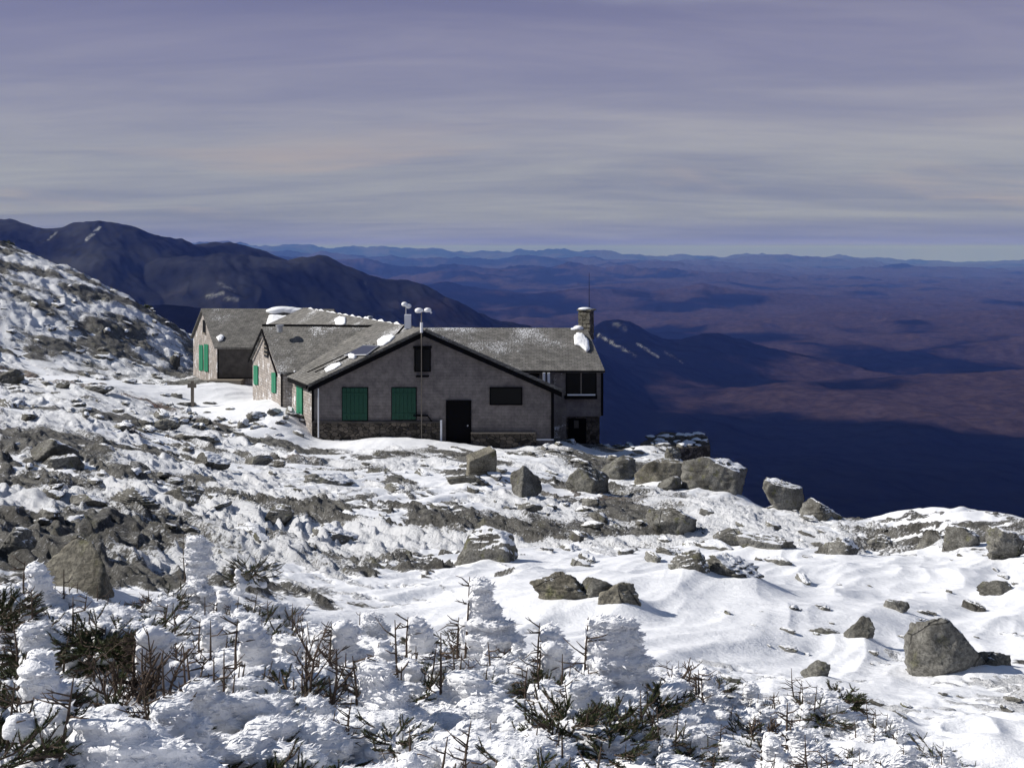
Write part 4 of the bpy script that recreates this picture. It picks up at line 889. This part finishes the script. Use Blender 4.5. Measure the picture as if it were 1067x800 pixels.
def tuft(nm, wd, c, rad, n, rg, up=.45):
    for i in range(n):
        an = rg.uniform(0, 6.28); d_ = Vector((math.cos(an), math.sin(an), rg.uniform(-.5, .9) * up + .05)).normalized(); p = c + d_ * rad * rg.uniform(0, .55) + Vector((0, 0, rg.uniform(0, rad * .3)))
        spray(nm, wd, p, d_, rad * rg.uniform(.3, .55), rg)
        for k in range(4):
            d2 = (d_ + Vector((rg.uniform(-.9, .9), rg.uniform(-.9, .9), rg.uniform(-.2, .6)))).normalized(); spray(nm, wd, p + d_ * rad * rg.uniform(.1, .4), d2, rad * rg.uniform(.18, .36), rg)
def flag(mb, x, y, z0, h, w, rg, lean=0.0):
    """rime streaming to the right of a stem"""
    k = max(6, int(h / .019)); w2 = 1.0
    for i in range(k):
        f_ = (i + .5) / k; w2 = min(1.15, max(.55, w2 + rg.uniform(-.2, .2))); prof = w2 * (1.05 - .35 * f_ * f_) * rg.uniform(.84, 1.06)
        L = w * max(.25, prof); mb.ell((x + L * .46 + lean * f_ * h, y + rg.uniform(-.02, .02), z0 + f_ * h), (L * .52, .03 + .03 * rg.random(), h / k * rg.uniform(1.0, 1.5)), 9, 6)
def sprig_mesh(nd, tw, mat=None):
    me = bpy.data.meshes.new('sprig'); n = len(nd.v); me.from_pydata([tuple(v) for v in nd.v + tw.v], [], nd.f + [[n + i for i in f] for f in tw.f])
    me.materials.append(mat or M_NEEDLE); me.materials.append(M_BARK); me.polygons.foreach_set('material_index', [0] * len(nd.f) + [1] * len(tw.f)); me.update(); return me
def shrub_meshes(seed, R_=.42, H=.42, nst=5, ntuft=2, mound=6, flagw=(.12, .26), dead=0, flags=True, tuftr=(.16, .26)):
    rg = random.Random(seed); rm = MB(); out_ = []
    for i in range(mound):
        a = rg.uniform(0, 6.28); r_ = R_ * rg.random() ** .5 * .7; s_ = rg.uniform(.25, .5) * R_
        zc = rg.uniform(-.05, .2) * H; hh2 = s_ * rg.uniform(.4, .7); nl_ = 9
        for j in range(nl_):
            f_ = (j + .5) / nl_ * 2 - 1; k_ = max(.2, 1 - f_ * f_) ** .5 * rg.uniform(.88, 1.06)
            rm.ell((r_ * math.cos(a) + .06 + rg.uniform(-.03, .06) * s_, r_ * math.sin(a) + .05, zc + f_ * hh2), (s_ * 1.15 * k_, s_ * .75 * k_, hh2 / nl_ * 1.35), 12, 6)
    for i in range(mound * 16):
        a = rg.uniform(0, 6.28); r_ = R_ * rg.random() ** .5; s_ = .016 + .06 * rg.random() ** 2
        rm.ell((r_ * math.cos(a) + .05, r_ * math.sin(a), rg.uniform(.0, .6) * H * (1 - r_ / R_ * .6)), (s_ * 1.5, s_, s_ * .6), 7, 5)
    for i in range(nst):
        a = rg.uniform(0, 6.28); r_ = R_ * rg.random() ** .5 * .75; x, y = r_ * math.cos(a) - .05, r_ * math.sin(a); h = H * rg.uniform(.6, 1.15); ln = rg.uniform(-.12, .2); st = MB()
        pts = [Vector((x + ln * t_ * h + rg.uniform(-.01, .01), y - .01, -.1 + t_ * (h + .1))) for t_ in (0, .3, .55, .8, 1.06)]
        st.tube(pts, [.011, .009, .007, .005, .002], 5)
        for k in range(rg.randint(7, 13)):
            t_ = rg.uniform(.2, .97); q = pts[0].lerp(pts[-1], t_); L = rg.uniform(.06, .2) * (1.2 - t_ * .7)
            dv = Vector((-1 if rg.random() < .75 else 1, rg.uniform(-.9, .3), rg.uniform(-.1, .7))).normalized(); q1 = q + dv * L * .55 + Vector((0, 0, rg.uniform(-.01, .015))); q2 = q + dv * L + Vector((0, 0, rg.uniform(-.02, .03)))
            st.tube([q, q1, q2], [.004, .003, .0013], 4)
            if rg.random() < .6: st.tube([q1, q1 + (dv + Vector((rg.uniform(-.8, .8), rg.uniform(-.6, .6), .5))).normalized() * L * .4], [.0025, .001], 4)
        out_.append(('stem', st.mesh('stem', M_BARK, True)))
        c_ = rg.random()
        if flags and nst == 1: flag(rm, x + .006, y + .01, h * .15, h * .88, rg.uniform(*flagw), rg, ln)
        elif flags and c_ < .34: flag(rm, x + .006, y + .02, h * .05, h * rg.uniform(.5, .75), rg.uniform(*flagw) * 2.0, rg, ln)
        elif flags and c_ < .6: flag(rm, x + .006, y + .01, h * .2, h * .8, rg.uniform(*flagw), rg, ln)
        else:
            for k in range(5): f_ = rg.uniform(.1, .8); s_ = rg.uniform(.018, .04); rm.ell((x + s_ + ln * f_ * h, y, f_ * h), (s_ * 1.5, s_, s_ * .8), 8, 6)
    for i in range(dead):
        st = MB(); a = rg.uniform(0, 6.28); r_ = R_ * .6 * rg.random(); branch(st, Vector((r_ * math.cos(a), r_ * math.sin(a) - .1, -.1)), Vector((rg.uniform(-.5, .4), rg.uniform(-.3, .1), 1)), H * rg.uniform(.8, 1.3), rg.uniform(.007, .012), rg, 0, .22, 5)
        out_.append(('dead_branch', st.mesh('dead_branch', M_BARK, True)))
    for i in range(ntuft):
        nd = MB(); tw = MB(); a = rg.uniform(math.pi * .95, 2.05 * math.pi); r_ = R_ * rg.uniform(.55, .95); tuft(nd, tw, Vector((r_ * math.cos(a), r_ * math.sin(a), rg.uniform(.12, .5) * H)), rg.uniform(*tuftr), rg.randint(12, 20), rg)
        out_.append(('sprig', sprig_mesh(nd, tw)))
    out_.append(('rime', feathered(remesh(rm, .0105, 'rime', M_RIME, .010, seed), 4200, seed, (.012, .034))))
    return out_
def place(meshes, p, s, rz, label, group, name='rimed_spruce', cat='shrub'):
    e = empty(name, tuple(p)); e.scale = (s, s, s); e.rotation_euler = (0, 0, rz); tag(e, label, cat, group)
    for k, me in meshes: link(k, me, e)
    return e
G1 = 'low rimed spruces across the foreground'
kinds = [shrub_meshes(1, .42, .38, 6, 3), shrub_meshes(2, .5, .32, 7, 2, 8), shrub_meshes(3, .38, .42, 5, 4), shrub_meshes(4, .48, .28, 5, 3, 9, dead=2), shrub_meshes(5, .40, .38, 8, 3, 5), shrub_meshes(6, .5, .27, 5, 4, 8, (.2, .42)), shrub_meshes(7, .45, .32, 5, 5, 5, dead=3), shrub_meshes(8, .5, .22, 4, 6, 4, (.1, .2), dead=3)]
rg = random.Random(12)
spots = []
def want(px, py):
    top = np.interp(px, [0, 120, 260, 340, 470, 560, 700, 800, 900, 960, 1067], [650, 640, 655, 690, 715, 715, 715, 745, 760, 792, 805]); return py > top
tries = 0
while len(spots) < 78 and tries < 6000:
    tries += 1; px = rg.uniform(-30, 1000); py = 640 + 230 * rg.random() ** .8
    if not want(px, py): continue
    p = at(px, min(py, 798)) if py < 798 else None
    if p is None:
        dd = 4.7 - (py - 798) / 72 * 1.0; x_ = (px - CX) / F * dd; p = V(x_, dd, ground(x_, dd))
    if any((p - q).length < .36 for q in spots): continue
    spots.append(p)
for i, p in enumerate(spots):
    k = rg.randrange(8); px = CX + F * p.x / p.y; band = 'left' if px < 330 else ('middle' if px < 660 else 'right')
    lab = {'left': 'low rime caked spruce in the dense thicket below the wide tilted slab', 'middle': 'low rime caked spruce in the snowy thicket at the bottom centre', 'right': 'low rime caked spruce in the sparse thicket below the smooth snowfield'}[band]
    place(kinds[k], p - V(0, 0, .06), rg.uniform(.65, 1.15) * (1 if px < 700 else .62), rg.uniform(-.5, .5), lab, G1 + ', ' + band)
# the ones that stand out
def standout(px, pyb, h_px, seed, label, **kw):
    p = at(px, pyb) if pyb < 800 else V((px - CX) / F * 4.5, 4.5, ground((px - CX) / F * 4.5, 4.5)); h = 1.15 * h_px / F * p.y
    args = dict(R_=.16, H=h, nst=1, ntuft=0, mound=3, flagw=(.16, .2)); args.update(kw)
    return place(shrub_meshes(seed, **args), p - V(0, 0, .04), 1, 0, label, 'tall rime flagged spruces', 'rime_flagged_spruce')
standout(197, 650, 95, 21, 'tallest slim spruce with a tall white rime flag standing at the left', flagw=(.28, .3))
standout(513, 725, 118, 22, 'slim bare spruce with a broad rime flag at the bottom centre', R_=.22, flagw=(.27, .3), mound=6)
standout(607, 745, 96, 23, 'bare spruce stem with a wide rime flag right of centre', R_=.2, flagw=(.33, .36), mound=5)
standout(388, 700, 72, 24, 'twin stemmed rimed spruce between the left thicket and centre', nst=2, flagw=(.2, .26))
standout(432, 735, 58, 25, 'thin bare spruce stick on a rime mound left of centre', flags=False, mound=5)
standout(160, 668, 52, 29, 'small rimed spruce top behind the dark spruce patch', nst=2, ntuft=1)
standout(897, 800, 42, 26, 'short bare stick with a rime block at the bottom right', flagw=(.2, .25))
standout(823, 800, 55, 27, 'pair of bare sticks by the bottom edge right of centre', nst=2, flags=False)
standout(735, 745, 40, 28, 'cluster of short grassy rimed twigs at right of the thicket', nst=5, R_=.25, flagw=(.05, .09))
def dead_shrub(px, pyb, h_px, seed, label, n=5, dmin=0):
    p = at(px, pyb) if pyb < 800 else V((px - CX) / F * 4.45, 4.45, ground((px - CX) / F * 4.45, 4.45)); h = h_px / F * p.y; rg = random.Random(seed); mb = MB()
    for i in range(n):
        branch(mb, V(rg.uniform(-.05, .05), rg.uniform(-.05, .05), -.08), V(rg.uniform(-.45, .5), rg.uniform(-.3, .3), 1), h * rg.uniform(.65, 1.05), .0085 + .006 * (i == 0), rg, 0, .2, 5)
    o = mb.mesh('dead_shrub', M_BARK, True); o = link('dead_shrub', o, None, p); tag(o, label, 'dead shrub', 'bare dead shrubs in the foreground')
dead_shrub(332, 800, 120, 31, 'upright bare many branched dead shrub at the bottom left of centre', 6)
dead_shrub(155, 800, 110, 32, 'leaning bare dead trunk with twigs in the left foreground', 4)
dead_shrub(120, 800, 75, 33, 'tangle of bare brown twigs at the bottom left', 7)
dead_shrub(210, 800, 60, 34, 'low bare branch tangle between the two dead trunks', 5)
dead_shrub(405, 800, 50, 35, 'dead twig stub with a few needles left of bottom centre', 3)
dead_shrub(705, 720, 42, 36, 'small bare bush at the right end of the thicket', 6)
dead_shrub(790, 770, 36, 37, 'sparse bare twigs in snow below the smooth snowfield', 6)
dead_shrub(20, 790, 90, 38, 'bare branching twigs in the lower left corner', 5)
def green(px, pyb, r_px, seed, label, n=26, mat=None, up=.45):
    p = at(px, pyb) if pyb < 800 else V((px - CX) / F * 4.5, 4.5, ground((px - CX) / F * 4.5, 4.5)); r = 1.3 * r_px / F * p.y; rg = random.Random(seed); nd, tw, rm = MB(), MB(), MB()
    tuft(nd, tw, V(0, -.08, r * .5), r, int(n * 1.5), rg, up)
    for i in range(14):
        a = rg.uniform(0, 6.28); s_ = r * rg.uniform(.07, .16); rm.ell((math.cos(a) * r * rg.uniform(.2, .9), math.sin(a) * r * .6, r * rg.uniform(.3, .9)), (s_ * 1.3, s_, s_ * .7), 8, 6)
    e = empty('dark_spruce', tuple(p)); tag(e, label, 'spruce', 'dark green spruce patches'); link('sprig', sprig_mesh(nd, tw, mat), e); link('snow_crust', remesh(rm, .02, 'snow_crust', M_RIME, .01, seed), e)
green(105, 715, 46, 41, 'broad dark spruce patch left of the leaning dead trunk', 60)
green(140, 705, 38, 42, 'dark spruce patch touching the leaning dead trunk', 46)
green(38, 795, 50, 54, 'dark spruce mass in the lower left corner', 50)
green(240, 760, 30, 55, 'dark spruce sprigs between the two dead shrubs', 26)
green(8, 680, 42, 43, 'dark spruce at the left edge under the rime thicket', 40)
green(585, 795, 42, 44, 'bright green upright spruce tuft at the bottom centre', 46, None, 1.0)
green(672, 770, 32, 45, 'dark sprawling spruce sprig right of the green tuft', 30)
green(560, 745, 30, 46, 'dark spruce tuft in the shade of the centre rime flag', 30)
green(875, 745, 20, 47, 'brownish green spruce patch below the flat grey rock', 34)
green(300, 700, 26, 48, 'dark spruce branch right of the big rime mound', 24)
green(175, 650, 24, 49, 'small dark spruce tuft behind the left thicket', 22)
green(262, 620, 26, 50, 'dark low spruce below the tallest rime flag', 26)
green(30, 745, 32, 51, 'olive green spruce tips low at the left edge', 24)
green(470, 690, 22, 52, 'small dark sprig beside the centre rime flag', 18)
green(630, 800, 30, 53, 'low spruce sprig on the bottom edge right of the green tuft', 26)
for i, (px, py, r_px, lab) in enumerate([(6, 262, 10, 'dark dwarf shrub on the hill skyline at the left edge'), (40, 272, 7, 'dark dwarf shrub on the hill skyline right of the edge shrub'), (124, 302, 8, 'round dark dwarf shrub halfway down the hill skyline'), (152, 318, 8, 'dark dwarf shrub low on the hill skyline')]):
    dd = [135, 130, 122, 118][i]; x_ = (px - CX) / F * dd; p = V(x_, dd, ground(x_, dd)); rg = random.Random(60 + i); r = r_px / F * dd; nd = MB(); tw = MB()
    for k in range(260):
        a = rg.uniform(0, 6.28); e_ = rg.uniform(-.1, 1.4); q = V(math.cos(a) * math.cos(e_), math.sin(a) * math.cos(e_), math.sin(e_) * .8) * r * rg.uniform(.5, 1.05); s_ = r * .16; n = len(nd.v)
        nd.v += [q + V(rg.uniform(-s_, s_), rg.uniform(-s_, s_), rg.uniform(-s_, s_)) for _ in range(3)]; nd.f.append([n, n + 1, n + 2])
    o = link('dwarf_spruce', nd.mesh('dwarf_spruce', M_NEEDLE, False, False), None, p); tag(o, lab, 'dwarf spruce')
